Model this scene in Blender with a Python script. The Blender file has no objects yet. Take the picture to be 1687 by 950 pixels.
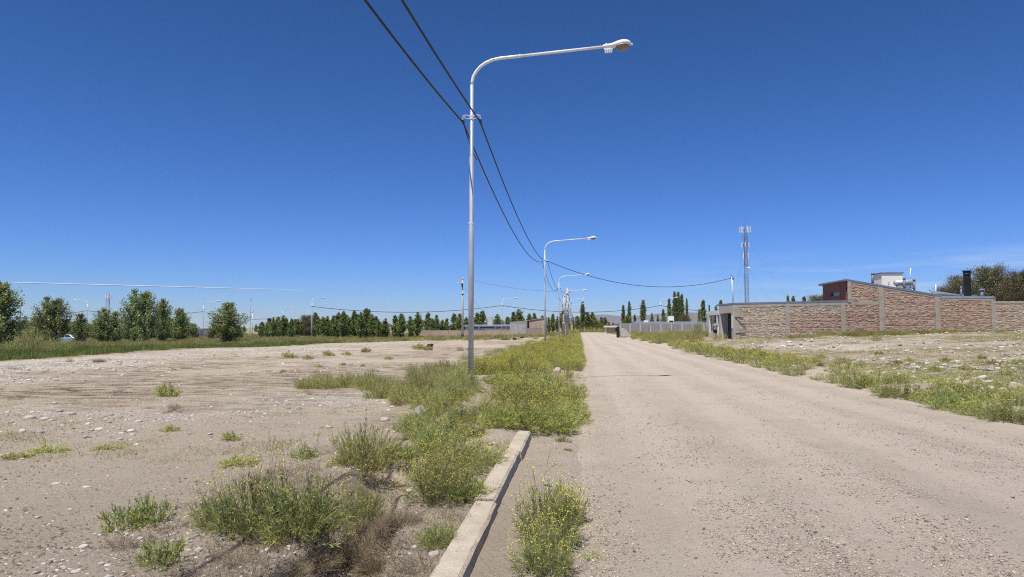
import bpy, math, random
import numpy as np
from mathutils import Vector, Matrix, Euler
R = math.radians
PI = math.pi
random.seed(7)
rng = np.random.default_rng(7)
SC = bpy.context.scene
COL = SC.collection

# ------------------------------------------------------------------ camera
W, H, F = 1687, 950, 1150.0
CAMZ = 1.5
PITCH = math.atan(65 / F)
YAW = math.atan(111.5 * math.cos(PITCH) / F)
cd = bpy.data.cameras.new('camera')
cam = bpy.data.objects.new('camera', cd)
COL.objects.link(cam)
cam.location = (0, 0, CAMZ)
cam.rotation_euler = (PI / 2 + PITCH, 0, YAW)
cd.sensor_width = 36
cd.lens = F / W * 36
cd.clip_start = 0.1
cd.clip_end = 60000
SC.camera = cam

# ------------------------------------------------------------------ sky and sun
TO_SUN = Vector((-0.15, -0.36, 1.0)).normalized()
world = bpy.data.worlds.new('World')
SC.world = world
world.use_nodes = True
wn, wl = world.node_tree.nodes, world.node_tree.links
wn.clear()
w_out = wn.new('ShaderNodeOutputWorld')
w_bg = wn.new('ShaderNodeBackground')
w_sky = wn.new('ShaderNodeTexSky')
w_sky.sky_type = 'NISHITA'
w_sky.sun_disc = False
w_sky.sun_elevation = math.asin(TO_SUN.z)
w_sky.sun_rotation = math.atan2(TO_SUN.x, TO_SUN.y) % (2 * PI)
w_sky.altitude = 300
w_sky.air_density = 1.0
w_sky.dust_density = 0.0
w_sky.ozone_density = 6.0
# the camera's colour response to that sky, channel by channel
w_se = wn.new('ShaderNodeSeparateColor')
w_co = wn.new('ShaderNodeCombineColor')
wl.new(w_sky.outputs[0], w_se.inputs[0])
for k, (g, p) in enumerate(((0.565, 1.40), (0.685, 1.27), (1.24, 1.56))):
    a = wn.new('ShaderNodeMath'); a.operation = 'POWER'; a.inputs[1].default_value = p
    b = wn.new('ShaderNodeMath'); b.operation = 'MULTIPLY'; b.inputs[1].default_value = g * 10 ** (1 - p)
    wl.new(w_se.outputs[k], a.inputs[0]); wl.new(a.outputs[0], b.inputs[0]); wl.new(b.outputs[0], w_co.inputs[k])
# thin bands of cirrus low over the horizon, all the way round
w_tc = wn.new('ShaderNodeTexCoord')
w_mp = wn.new('ShaderNodeMapping')
w_mp.inputs['Scale'].default_value = (5.0, 5.0, 60.0)
w_nz = wn.new('ShaderNodeTexNoise')
w_nz.inputs['Scale'].default_value = 1.0
w_nz.inputs['Detail'].default_value = 7
w_nz.inputs['Roughness'].default_value = 0.55
w_rp = wn.new('ShaderNodeValToRGB')
w_rp.color_ramp.elements[0].position = 0.47
w_rp.color_ramp.elements[0].color = (0, 0, 0, 1)
w_rp.color_ramp.elements[1].position = 0.78
w_rp.color_ramp.elements[1].color = (1, 1, 1, 1)
w_sx = wn.new('ShaderNodeSeparateXYZ')
w_el = wn.new('ShaderNodeValToRGB')
for p, v in ((0.0, 0.0), (0.03, 0.25), (0.075, 0.75), (0.10, 0.0)):
    e = w_el.color_ramp.elements.new(p)
    e.color = (v, v, v, 1)
w_el.color_ramp.elements.remove(w_el.color_ramp.elements[0])
w_el.color_ramp.elements.remove(w_el.color_ramp.elements[-1])
w_mu = wn.new('ShaderNodeMath')
w_mu.operation = 'MULTIPLY'
w_mx = wn.new('ShaderNodeMix')
w_mx.data_type = 'RGBA'
w_mx.inputs[7].default_value = (6.2, 6.5, 7.0, 1)
wl.new(w_tc.outputs['Generated'], w_mp.inputs[0])
wl.new(w_mp.outputs[0], w_nz.inputs['Vector'])
wl.new(w_nz.outputs[0], w_rp.inputs[0])
wl.new(w_tc.outputs['Generated'], w_sx.inputs[0])
wl.new(w_sx.outputs[2], w_el.inputs[0])
wl.new(w_rp.outputs[0], w_mu.inputs[0])
wl.new(w_el.outputs[0], w_mu.inputs[1])
w_az = wn.new('ShaderNodeMapRange')            # the cirrus thickens towards the east
w_az.inputs['From Min'].default_value = 0.05
w_az.inputs['From Max'].default_value = 0.55
wl.new(w_sx.outputs[0], w_az.inputs['Value'])
w_m2 = wn.new('ShaderNodeMath')
w_m2.operation = 'MULTIPLY'
wl.new(w_mu.outputs[0], w_m2.inputs[0])
wl.new(w_az.outputs[0], w_m2.inputs[1])
wl.new(w_m2.outputs[0], w_mx.inputs[0])
wl.new(w_co.outputs[0], w_mx.inputs[6])
wl.new(w_mx.outputs[2], w_bg.inputs['Color'])
w_bg.inputs['Strength'].default_value = 0.10
wl.new(w_bg.outputs[0], w_out.inputs[0])

sd = bpy.data.lights.new('sun', 'SUN')
sd.energy = 4.9
sd.angle = R(0.5)
sd.color = (1.0, 0.95, 0.86)
sun = bpy.data.objects.new('sun', sd)
COL.objects.link(sun)
sun.location = (0, 0, 60)
sun.rotation_euler = (-TO_SUN).to_track_quat('-Z', 'Y').to_euler()

vs = SC.view_settings
vs.view_transform = 'Standard'
vs.look = 'None'
vs.gamma = 1
vs.exposure = 0.3
SC.cycles.use_denoising = False
SC.cycles.use_adaptive_sampling = False
SC.cycles.filter_width = 1.15
SC.cycles.max_bounces = 6
SC.cycles.diffuse_bounces = 3
SC.cycles.transparent_max_bounces = 8

# ------------------------------------------------------------------ helpers
_cp, _sp, _cy, _sy = math.cos(PITCH), math.sin(PITCH), math.cos(YAW), math.sin(YAW)

def ray(px, py):
    """direction of the view ray through a photo pixel"""
    u, v = (px - W / 2) / F, (H / 2 - py) / F
    fy, fz = _cp - v * _sp, _sp + v * _cp
    return Vector((u * _cy - fy * _sy, u * _sy + fy * _cy, fz))

def at(px, py, Y):
    """world point on that ray at the distance Y along the road"""
    d = ray(px, py)
    t = Y / d.y
    return Vector((d.x * t, Y, CAMZ + d.z * t))

def on_x(px, py, X):
    d = ray(px, py)
    t = X / d.x
    return Vector((X, d.y * t, CAMZ + d.z * t))

def _hash(ix, iy, seed):
    h = (ix.astype(np.int64) * 374761393 + iy.astype(np.int64) * 668265263 + seed * 982451653) & 0xffffffff
    h = ((h ^ (h >> 13)) * 1274126177) & 0xffffffff
    h = (h ^ (h >> 16)) & 0xffffffff
    return h / 4294967295.0

def vnoise(x, y, seed=0):
    x = np.asarray(x, float); y = np.asarray(y, float)
    ix, iy = np.floor(x), np.floor(y)
    fx, fy = x - ix, y - iy
    fx = fx * fx * (3 - 2 * fx); fy = fy * fy * (3 - 2 * fy)
    a = _hash(ix, iy, seed); b = _hash(ix + 1, iy, seed)
    c = _hash(ix, iy + 1, seed); d = _hash(ix + 1, iy + 1, seed)
    return (a + (b - a) * fx) * (1 - fy) + (c + (d - c) * fx) * fy

def fbm(x, y, seed=0, octs=4):
    s, a, t = 0, 0.5, 0
    for k in range(octs):
        s = s + a * vnoise(x * 2 ** k, y * 2 ** k, seed + k * 17)
        t += a
        a *= 0.5
    return s / t

def sstep(a, b, x):
    t = np.clip((np.asarray(x, float) - a) / (b - a), 0, 1)
    return t * t * (3 - 2 * t)

CP = np.array([
    (-33, 40, -.5), (-60, 40, -.75), (-20, 20, -.12), (-10, 10, .02), (-8, 30, -.02), (-75, 100, -.95), (-60, 75, -.8),
    (-87, 162, -1.3), (-52, 136, -1.25), (-17, 150, -.7), (-40, 80, -.75), (-20, 60, -.35), (-10, 60, -.08), (-12, 100, -.25),
    (-150, 150, -1.4), (-35, 110, -.95), (-300, 400, -1.4), (-60, 220, -1.2), (-15, 220, -.5), (-5, 80, 0), (-5, 120, 0),
    (-5, 20, .03), (-5, 5, .03), (-20, 5, 0), (-60, 5, -.2), (0, 300, -.2), (0, 600, -.3), (300, 600, 0), (-300, 900, -1.0),
    (11, 66, .32), (14, 66, .55), (25, 63, .92), (33, 62, 1.15), (41, 61, 1.45), (60, 58, 1.8), (12, 30, .15), (20, 30, .4), (30, 40, .85),
    (12, 100, .15), (25, 110, .3), (60, 120, 1.0), (10, 14, .08), (20, 15, .25), (14, 80, .5), (100, 300, .5), (30, 160, .2), (12, 160, 0),
    (9, 45, .2), (-5, -40, 0), (40, -40, .3), (30, 15, .5), (60, 20, 1.0), (120, 60, 2.0)], float)
GULLY = np.array([(-2.15, 7.9), (-1.98, 7.1), (-1.8, 6.2), (-1.66, 5.4), (-1.5, 4.6), (-1.42, 3.7), (-1.35, 2.6)])

def seg_dist(x, y, P):
    d = np.full(np.shape(x), 1e9)
    for (ax, ay), (bx, by) in zip(P[:-1], P[1:]):
        vx, vy = bx - ax, by - ay
        t = np.clip(((x - ax) * vx + (y - ay) * vy) / (vx * vx + vy * vy), 0, 1)
        d = np.minimum(d, np.hypot(x - ax - t * vx, y - ay - t * vy))
    return d

def terrain(x, y):
    x = np.atleast_1d(np.asarray(x, float)); y = np.atleast_1d(np.asarray(y, float))
    num = np.zeros_like(x); den = np.zeros_like(x)
    for cx, cy, cz in CP:
        w = 1.0 / ((x - cx) ** 2 + (y - cy) ** 2 + 16.0) ** 1.6
        num += w * cz; den += w
    base = num / den
    off = np.maximum(-3.4 - x, x - 7.8)
    m = sstep(0.0, 7.0, off)
    far = np.clip(np.hypot(x, y) / 60, 0.4, 3)
    z = base * m
    z = z + m * 0.10 * far * (fbm(x / 5.5, y / 5.5, 3) - 0.5)
    z = z + (0.25 + m) * 0.05 * (fbm(x / 0.9, y / 0.9, 9) - 0.5)
    rub = sstep(1.2, 5, x - 7.4) * sstep(90, 62, y)
    z = z + rub * 0.34 * (fbm(x / 2.6, y / 1.7, 21) - 0.45) + rub * 0.12 * (fbm(x / .6, y / .6, 23) - .5)
    # road bed, gutter and the bank behind the kerb
    z = z - 0.06 * sstep(-0.42, 0.3, x) * sstep(7.4, 6.9, x)
    bank = sstep(-0.72, -0.86, x) * sstep(-4.5, -2.0, x)
    z = z + bank * (0.055 + 0.16 * (fbm(x / 1.1, y / 1.1, 31) - 0.5)) * sstep(60, 20, y)
    z = z + 0.22 * np.exp(-(((x + 2.45) / .75) ** 2 + ((y - 15.0) / 2.0) ** 2))
    z = z + 0.10 * np.exp(-(((x + 1.1) / .35) ** 2 + ((y - 9.3) / .6) ** 2))
    z = z + 0.10 * sstep(7.5, 8.0, x) * sstep(9.6, 8.5, x)
    wob = 0.16 * (fbm(x * 1.7, y * 1.7, 41) - .5)
    g = seg_dist(x + wob, y + wob, GULLY)
    z = z - 0.24 * sstep(0.34, 0.16, g) * (0.75 + 0.5 * vnoise(x * 3, y * 3, 44))
    h = np.hypot((x + 1.90 + wob * .6) / 0.21, (y - 6.95) / 0.34)
    z = z - 0.40 * sstep(1.15, 0.85, h)
    return z

def tz(x, y):
    return float(terrain(x, y)[0])

def ground(px, py):
    d = ray(px, py)
    z = 0.0
    for _ in range(40):
        t = (z - CAMZ) / min(d.z, -0.0008)
        zn = 0.5 * z + 0.5 * tz(d.x * t, d.y * t)
        if abs(zn - z) < .002:
            break
        z = zn
    t = (z - CAMZ) / min(d.z, -0.0008)
    return Vector((d.x * t, d.y * t, tz(d.x * t, d.y * t)))

# ---- objects
def thing(name, label, cat, loc=(0, 0, 0), rz=0.0, group=None):
    o = bpy.data.objects.new(name, None)
    o.empty_display_size = 0.1
    COL.objects.link(o)
    o.location = loc
    o.rotation_euler = (0, 0, rz)
    o['label'] = label
    o['category'] = cat
    if group:
        o['group'] = group
    return o

def link(name, me, parent=None, loc=None, stuff=False, kind=None):
    o = bpy.data.objects.new(name, me)
    COL.objects.link(o)
    if parent:
        o.parent = parent
    if loc is not None:
        o.location = loc
    if stuff:
        o['kind'] = 'stuff'
    if kind:
        o['kind'] = kind
    return o

KIDS = {}
def kids(o):
    return [c for c in o.children]

def dup(root, loc, rz=0.0, sc=1.0, label=None, group=None):
    def cp(o, par):
        c = o.copy()
        COL.objects.link(c)
        c.parent = par
        for k in kids(o):
            cp(k, c)
        return c
    r = cp(root, None)
    r.location = loc
    r.rotation_euler = (0, 0, rz)
    r.scale = sc if hasattr(sc, '__len__') else (sc, sc, sc)
    if label:
        r['label'] = label
    if group:
        r['group'] = group
    return r

class MB:
    def __init__(self):
        self.v, self.f, self.m = [], [], []
    def add(self, vs, fs, mi=0):
        n = len(self.v)
        self.v += [tuple(p) for p in vs]
        self.f += [tuple(i + n for i in f) for f in fs]
        self.m += [mi] * len(fs)
        return self
    def box(self, x0, x1, y0, y1, z0, z1, mi=0):
        return self.hexa([(x0, y0), (x1, y0), (x1, y1), (x0, y1)], [z0] * 4, [z1] * 4, mi)
    def hexa(self, base, zb, zt, mi=0):
        vs = [(p[0], p[1], z) for p, z in zip(base, zb)] + [(p[0], p[1], z) for p, z in zip(base, zt)]
        return self.add(vs, [(3, 2, 1, 0), (4, 5, 6, 7), (0, 1, 5, 4), (1, 2, 6, 5), (2, 3, 7, 6), (3, 0, 4, 7)], mi)
    def tube(self, pts, rad, n=8, mi=0, caps=True):
        pts = [Vector(p) for p in pts]
        if not hasattr(rad, '__len__'):
            rad = [rad] * len(pts)
        vs, fs = [], []
        a = None
        for i, p in enumerate(pts):
            t = (pts[min(i + 1, len(pts) - 1)] - pts[max(i - 1, 0)])
            t.normalize()
            if a is None:
                a = t.orthogonal().normalized()
            else:
                a = (a - t * a.dot(t))
                a = a.normalized() if a.length > 1e-6 else t.orthogonal().normalized()
            b = t.cross(a)
            for k in range(n):
                q = 2 * PI * k / n
                vs.append(p + (a * math.cos(q) + b * math.sin(q)) * rad[i])
        for i in range(len(pts) - 1):
            for k in range(n):
                k2 = (k + 1) % n
                fs.append((i * n + k, i * n + k2, (i + 1) * n + k2, (i + 1) * n + k))
        if caps:
            fs.append(tuple(reversed(range(n))))
            fs.append(tuple(range((len(pts) - 1) * n, len(pts) * n)))
        return self.add(vs, fs, mi)
    def lathe(self, prof, c=(0, 0, 0), n=12, mi=0, sx=1, sy=1):
        vs, fs = [], []
        for r, z in prof:
            for k in range(n):
                q = 2 * PI * k / n
                vs.append((c[0] + r * math.cos(q) * sx, c[1] + r * math.sin(q) * sy, c[2] + z))
        for i in range(len(prof) - 1):
            for k in range(n):
                k2 = (k + 1) % n
                fs.append((i * n + k, i * n + k2, (i + 1) * n + k2, (i + 1) * n + k))
        return self.add(vs, fs, mi)
    def mesh(self, name, *mats, smooth=False):
        me = bpy.data.meshes.new(name)
        me.from_pydata(self.v, [], self.f)
        for m in mats:
            me.materials.append(m)
        if len(mats) > 1:
            me.polygons.foreach_set('material_index', self.m)
        if smooth:
            me.polygons.foreach_set('use_smooth', [True] * len(self.f))
        me.update()
        return me
    def obj(self, name, mats, parent=None, smooth=False, loc=None, stuff=False, kind=None):
        if not hasattr(mats, '__len__'):
            mats = [mats]
        return link(name, self.mesh(name, *mats, smooth=smooth), parent, loc, stuff, kind)

def bevel(o, w=0.01, seg=2):
    m = o.modifiers.new('bevel', 'BEVEL')
    m.width = w
    m.segments = seg
    m.limit_method = 'ANGLE'
    return o

def np_mesh(name, verts, faces, mats, mi=None, smooth=False):
    """verts N x 3, faces M x k (all faces with k corners)"""
    me = bpy.data.meshes.new(name)
    verts = np.asarray(verts, np.float32); faces = np.asarray(faces, np.int32)
    k = faces.shape[1]
    me.vertices.add(len(verts))
    me.vertices.foreach_set('co', verts.ravel())
    me.loops.add(faces.size)
    me.loops.foreach_set('vertex_index', faces.ravel())
    me.polygons.add(len(faces))
    me.polygons.foreach_set('loop_start', np.arange(len(faces), dtype=np.int32) * k)
    for m in mats:
        me.materials.append(m)
    if mi is not None:
        me.polygons.foreach_set('material_index', np.asarray(mi, np.int32))
    if smooth:
        me.polygons.foreach_set('use_smooth', np.ones(len(faces), bool))
    me.update(calc_edges=True)
    me.validate()
    return me

# ------------------------------------------------------------------ materials
def new_mat(name):
    m = bpy.data.materials.new(name)
    m.use_nodes = True
    nt = m.node_tree
    b = nt.nodes['Principled BSDF']
    return m, nt, b

def nd(nt, typ, **kw):
    n = nt.nodes.new(typ)
    for k, v in kw.items():
        if k.startswith('i_'):
            n.inputs[k[2:].replace('_', ' ')].default_value = v
        else:
            setattr(n, k, v)
    return n

def mixc(nt, fac, a, b, mode='MIX'):
    n = nt.nodes.new('ShaderNodeMix')
    n.data_type = 'RGBA'
    n.blend_type = mode
    for s, v in ((n.inputs[0], fac), (n.inputs[6], a), (n.inputs[7], b)):
        if isinstance(v, bpy.types.NodeSocket):
            nt.links.new(v, s)
        elif hasattr(v, '__len__'):
            s.default_value = (*v, 1) if len(v) == 3 else v
        else:
            s.default_value = v
    return n.outputs[2]

def ramp(nt, src, p0, p1, c0=(0, 0, 0), c1=(1, 1, 1)):
    n = nt.nodes.new('ShaderNodeValToRGB')
    e = n.color_ramp.elements
    e[0].position, e[1].position = p0, p1
    e[0].color, e[1].color = (*c0, 1), (*c1, 1)
    nt.links.new(src, n.inputs[0])
    return n.outputs[0]

def mth(nt, op, a, b=None, clamp=False):
    n = nt.nodes.new('ShaderNodeMath')
    n.operation = op
    n.use_clamp = clamp
    for s, v in ((n.inputs[0], a), (n.inputs[1], b)):
        if v is None:
            continue
        if isinstance(v, bpy.types.NodeSocket):
            nt.links.new(v, s)
        else:
            s.default_value = v
    return n.outputs[0]

def noise(nt, vec, scale, detail=4, rough=.55):
    n = nd(nt, 'ShaderNodeTexNoise', i_Scale=scale, i_Detail=detail, i_Roughness=rough)
    nt.links.new(vec, n.inputs['Vector'])
    return n.outputs[0]

def coords(nt, scale=(1, 1, 1)):
    tc = nd(nt, 'ShaderNodeTexCoord')
    if scale == (1, 1, 1):
        return tc.outputs['Object']
    mp = nd(nt, 'ShaderNodeMapping', i_Scale=scale)
    nt.links.new(tc.outputs['Object'], mp.inputs[0])
    return mp.outputs[0]

def pmat(name, c1, c2=None, scale=4.0, rough=.85, bump=0.0, bscale=40, metal=0.0, spec=.3, stretch=(1, 1, 1), lo=.35, hi=.65):
    m, nt, b = new_mat(name)
    b.inputs['Roughness'].default_value = rough
    b.inputs['Metallic'].default_value = metal
    b.inputs['Specular IOR Level'].default_value = spec
    if c2 is None:
        c2 = tuple(x * .8 for x in c1)
    v = coords(nt, stretch)
    f = ramp(nt, noise(nt, v, scale), lo, hi)
    f2 = noise(nt, v, scale * 9, 2)
    c = mixc(nt, f, c1, c2)
    c = mixc(nt, mth(nt, 'MULTIPLY', f2, .35), c, tuple(x * .72 for x in c1))
    nt.links.new(c, b.inputs['Base Color'])
    if bump:
        bp = nd(nt, 'ShaderNodeBump', i_Strength=bump, i_Distance=.02)
        nt.links.new(noise(nt, v, bscale, 3), bp.inputs['Height'])
        nt.links.new(bp.outputs[0], b.inputs['Normal'])
    return m

def leaf_mat(name, c1, c2, trans=.35, rough=.5, spec=.25):
    m, nt, b = new_mat(name)
    g = nd(nt, 'ShaderNodeNewGeometry')
    oi = nd(nt, 'ShaderNodeObjectInfo')
    c = mixc(nt, g.outputs['Random Per Island'], c1, c2)
    hs = nd(nt, 'ShaderNodeHueSaturation')
    nt.links.new(c, hs.inputs['Color'])
    nt.links.new(mth(nt, 'ADD', mth(nt, 'MULTIPLY', oi.outputs['Random'], .03), .485), hs.inputs['Hue'])
    nt.links.new(mth(nt, 'ADD', mth(nt, 'MULTIPLY', oi.outputs['Random'], .4), .8), hs.inputs['Value'])
    b.inputs['Roughness'].default_value = rough
    b.inputs['Specular IOR Level'].default_value = spec
    nt.links.new(hs.outputs[0], b.inputs['Base Color'])
    tr = nd(nt, 'ShaderNodeBsdfTranslucent')
    nt.links.new(hs.outputs[0], tr.inputs['Color'])
    mx = nd(nt, 'ShaderNodeMixShader')
    mx.inputs[0].default_value = trans
    nt.links.new(b.outputs[0], mx.inputs[1])
    nt.links.new(tr.outputs[0], mx.inputs[2])
    nt.links.new(mx.outputs[0], nt.nodes['Material Output'].inputs[0])
    return m

def voro(nt, vec, scale, feature='F1', rnd=1.0):
    n = nd(nt, 'ShaderNodeTexVoronoi', feature=feature, i_Scale=scale, i_Randomness=rnd)
    nt.links.new(vec, n.inputs['Vector'])
    return n

def pebble_layer(nt, vec, scale, col, dens, c_lo, c_hi, rmax=.38):
    """flat little stones, DENS a socket or number for how many cells carry one"""
    v = voro(nt, vec, scale)
    sp = nd(nt, 'ShaderNodeSeparateColor')
    nt.links.new(v.outputs['Color'], sp.inputs[0])
    rad = mth(nt, 'MULTIPLY', mth(nt, 'ADD', mth(nt, 'MULTIPLY', sp.outputs[1], .7), .3), rmax)
    inside = mth(nt, 'LESS_THAN', v.outputs['Distance'], rad)
    has = mth(nt, 'LESS_THAN', sp.outputs[0], dens)
    k = mth(nt, 'MULTIPLY', inside, has)
    pc = mixc(nt, sp.outputs[2], c_lo, c_hi)
    hgt = mth(nt, 'MULTIPLY', k, mth(nt, 'SUBTRACT', rad, v.outputs['Distance']))
    return mixc(nt, k, col, pc), hgt

def ground_mat():
    m, nt, b = new_mat('dry dirt')
    v = coords(nt)
    def attr(n):
        a = nd(nt, 'ShaderNodeAttribute', attribute_name=n)
        return a.outputs['Fac']
    gravel, green, crust, roadside = attr('gravel'), attr('green'), attr('crust'), attr('roadside')
    big = ramp(nt, noise(nt, v, .35, 5), .35, .68)
    c = mixc(nt, big, (.51, .436, .345), (.43, .362, .282))
    med = ramp(nt, noise(nt, v, 2.4, 6, .65), .32, .7)
    c = mixc(nt, mth(nt, 'MULTIPLY', med, .45), c, (.36, .288, .21))
    fine = noise(nt, v, 38, 4, .7)
    c = mixc(nt, mth(nt, 'MULTIPLY', ramp(nt, fine, .35, .75), .4), c, (.385, .315, .25))
    c = mixc(nt, roadside, c, mixc(nt, med, (.49, .415, .335), (.42, .35, .28)))
    # dried plant crust
    vs_ = coords(nt, (.55, 1.6, 1))
    st = ramp(nt, noise(nt, vs_, 1.9, 9, .76), .455, .56)
    c = mixc(nt, mth(nt, 'MULTIPLY', mth(nt, 'MULTIPLY', st, crust), .95), c, (.165, .118, .076))
    gs = ramp(nt, noise(nt, vs_, 2.6, 6, .7), .40, .60)
    gcol = mixc(nt, noise(nt, v, .4, 3), (.075, .095, .022), (.17, .155, .05))
    c = mixc(nt, mth(nt, 'MULTIPLY', gs, green), c, gcol)
    c = mixc(nt, mth(nt, 'MULTIPLY', mth(nt, 'MULTIPLY', gravel, gravel), .42), c, (.50, .455, .40))
    d1 = mth(nt, 'ADD', mth(nt, 'MULTIPLY', gravel, .75), .05)
    d2 = mth(nt, 'ADD', mth(nt, 'MULTIPLY', gravel, .7), .24)
    c, h1 = pebble_layer(nt, v, 9, c, d1, (.33, .30, .26), (.52, .48, .42), .36)
    c, h2 = pebble_layer(nt, v, 23, c, d2, (.24, .21, .18), (.52, .47, .41), .36)
    c, h3 = pebble_layer(nt, v, 60, c, .45, (.16, .125, .10), (.56, .50, .43), .38)
    nt.links.new(c, b.inputs['Base Color'])
    b.inputs['Roughness'].default_value = .95
    b.inputs['Specular IOR Level'].default_value = .15
    hh = mth(nt, 'ADD', mth(nt, 'MULTIPLY', h1, .10), mth(nt, 'MULTIPLY', h2, .045))
    hh = mth(nt, 'ADD', hh, mth(nt, 'MULTIPLY', h3, .018))
    hh = mth(nt, 'ADD', hh, mth(nt, 'MULTIPLY', noise(nt, v, 13, 9, .78), .06))
    hh = mth(nt, 'ADD', hh, mth(nt, 'MULTIPLY', noise(nt, v, 70, 4, .7), .014))
    bp = nd(nt, 'ShaderNodeBump', i_Strength=1.0, i_Distance=1.0)
    nt.links.new(hh, bp.inputs['Height'])
    nt.links.new(bp.outputs[0], b.inputs['Normal'])
    return m

def road_mat():
    m, nt, b = new_mat('gravel road')
    v = coords(nt)
    vs_ = coords(nt, (1, .05, 1))
    sx = nd(nt, 'ShaderNodeSeparateXYZ')
    nt.links.new(v, sx.inputs[0])
    ph = mth(nt, 'ADD', mth(nt, 'MULTIPLY', sx.outputs[0], 4.4), mth(nt, 'MULTIPLY', noise(nt, vs_, .9, 4, .6), 7.0))
    trk = ramp(nt, mth(nt, 'ADD', mth(nt, 'MULTIPLY', mth(nt, 'SINE', ph), .3), noise(nt, vs_, 2.4, 5, .65)), .30, .72)
    big = ramp(nt, noise(nt, v, .5, 5), .35, .65)
    c = mixc(nt, big, (.42, .362, .293), (.365, .31, .249))
    c = mixc(nt, mth(nt, 'MULTIPLY', trk, .6), c, (.46, .392, .325))
    c = mixc(nt, mth(nt, 'MULTIPLY', ramp(nt, noise(nt, v, 1.6, 6, .7), .52, .75), .55), c, (.29, .225, .172))
    fine = noise(nt, v, 60, 4, .7)
    c = mixc(nt, mth(nt, 'MULTIPLY', ramp(nt, fine, .4, .75), .4), c, (.47, .395, .335))
    dens = mth(nt, 'ADD', mth(nt, 'MULTIPLY', mth(nt, 'SUBTRACT', 1.0, trk), .45), .25)
    c, h1 = pebble_layer(nt, v, 26, c, mth(nt, 'MULTIPLY', dens, .55), (.20, .165, .14), (.50, .43, .37), .34)
    c, h2 = pebble_layer(nt, v, 52, c, dens, (.17, .135, .115), (.54, .46, .39), .36)
    c, h3 = pebble_layer(nt, v, 110, c, .6, (.22, .175, .145), (.50, .42, .36), .38)
    nt.links.new(c, b.inputs['Base Color'])
    b.inputs['Roughness'].default_value = .95
    b.inputs['Specular IOR Level'].default_value = .15
    hh = mth(nt, 'ADD', mth(nt, 'MULTIPLY', h1, .05), mth(nt, 'MULTIPLY', h2, .03))
    hh = mth(nt, 'ADD', hh, mth(nt, 'MULTIPLY', h3, .016))
    hh = mth(nt, 'ADD', hh, mth(nt, 'MULTIPLY', noise(nt, v, 28, 8, .74), .030))
    bp = nd(nt, 'ShaderNodeBump', i_Strength=1.0, i_Distance=1.0)
    nt.links.new(hh, bp.inputs['Height'])
    nt.links.new(bp.outputs[0], b.inputs['Normal'])
    return m

def tint_mat(name, stops, rough=.95, spec=.15, per='island', bump=.0):
    """one flat colour per piece, drawn from a ramp by a random number"""
    m, nt, b = new_mat(name)
    if per == 'island':
        src = nd(nt, 'ShaderNodeNewGeometry').outputs['Random Per Island']
    elif per == 'object':
        src = nd(nt, 'ShaderNodeObjectInfo').outputs['Random']
    else:
        src = nd(nt, 'ShaderNodeAttribute', attribute_name=per).outputs['Fac']
    n = nt.nodes.new('ShaderNodeValToRGB')
    e = n.color_ramp.elements
    while len(e) < len(stops):
        e.new(.5)
    for k, (p, c) in enumerate(stops):
        e[k].position = p
        e[k].color = (*c, 1)
    nt.links.new(src, n.inputs[0])
    v = coords(nt)
    c = mixc(nt, mth(nt, 'MULTIPLY', noise(nt, v, 9, 5, .7), .15), n.outputs[0], (.30, .25, .20))
    nt.links.new(c, b.inputs['Base Color'])
    b.inputs['Roughness'].default_value = rough
    b.inputs['Specular IOR Level'].default_value = spec
    return m

M = {}
M['ground'] = ground_mat()
M['road'] = road_mat()
M['concrete'] = pmat('kerb concrete', (.50, .435, .35), (.36, .305, .24), 3.5, .95, .7, 45, spec=.15)
M['clod'] = pmat('dusty gutter concrete', (.47, .39, .30), (.38, .31, .235), 2.2, .95, .9, 40, spec=.15)
M['galv'] = pmat('galvanised steel', (.54, .565, .60), (.40, .42, .45), 5, .45, .1, 60, .35, .5, (1, 1, .25))
M['white_paint'] = pmat('white painted steel', (.78, .79, .80), (.66, .67, .68), 5, .4, 0, spec=.5)
M['lamp_white'] = pmat('white lamp housing', (.82, .83, .84), (.74, .75, .76), 9, .35, 0, spec=.5)
M['lens'] = pmat('smoked lamp lens', (.16, .13, .09), (.23, .20, .15), 12, .12, 0, spec=.6)
M['cable'] = pmat('black cable sheath', (.012, .012, .013), (.02, .02, .02), 9, .6)
M['black'] = pmat('matt black steel', (.010, .010, .012), (.018, .018, .019), 4, .55)
M['rubber'] = pmat('black rubber', (.018, .018, .018), (.035, .033, .03), 6, .9)
M['mortar'] = pmat('lime mortar', (.56, .50, .42), (.46, .41, .34), 6, .95, .5, 50)
M['brick'] = tint_mat('handmade brick', [(0, (.56, .28, .175)), (.25, (.60, .38, .26)), (.5, (.62, .48, .34)), (.75, (.66, .56, .41)), (1, (.72, .64, .48))], per='tint')
M['column'] = pmat('cast concrete', (.42, .375, .31), (.32, .285, .235), 2.5, .95, .5, 30)
M['plaster'] = pmat('grey plaster', (.56, .515, .46), (.49, .45, .40), 2, .9, .2, 30)
M['white_wall'] = pmat('off white plaster', (.80, .77, .70), (.70, .67, .60), 2, .9, .2, 30)
M['cream'] = pmat('cream plaster', (.88, .82, .70), (.82, .76, .64), 2, .9, .1, 30)
M['red_metal'] = pmat('oxide red cladding', (.30, .085, .045), (.24, .068, .038), 3, .6, .1, 20)
M['roof'] = pmat('zinc roof sheet', (.42, .47, .53), (.33, .38, .44), 2, .35, 0, metal=.5, spec=.5)
M['flash'] = pmat('grey metal flashing', (.23, .26, .31), (.17, .195, .24), 3, .45, 0, metal=.3, spec=.5)
M['glass'] = pmat('dark window glass', (.02, .022, .025), (.035, .037, .04), 3, .08, 0, spec=.6)
M['block'] = pmat('grey concrete block', (.33, .315, .30), (.26, .25, .24), 1.5, .95, .3, 20)
M['pale_block'] = tint_mat('pale cement block', [(0, (.36, .35, .34)), (.5, (.45, .44, .43)), (1, (.52, .51, .50))])
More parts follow.
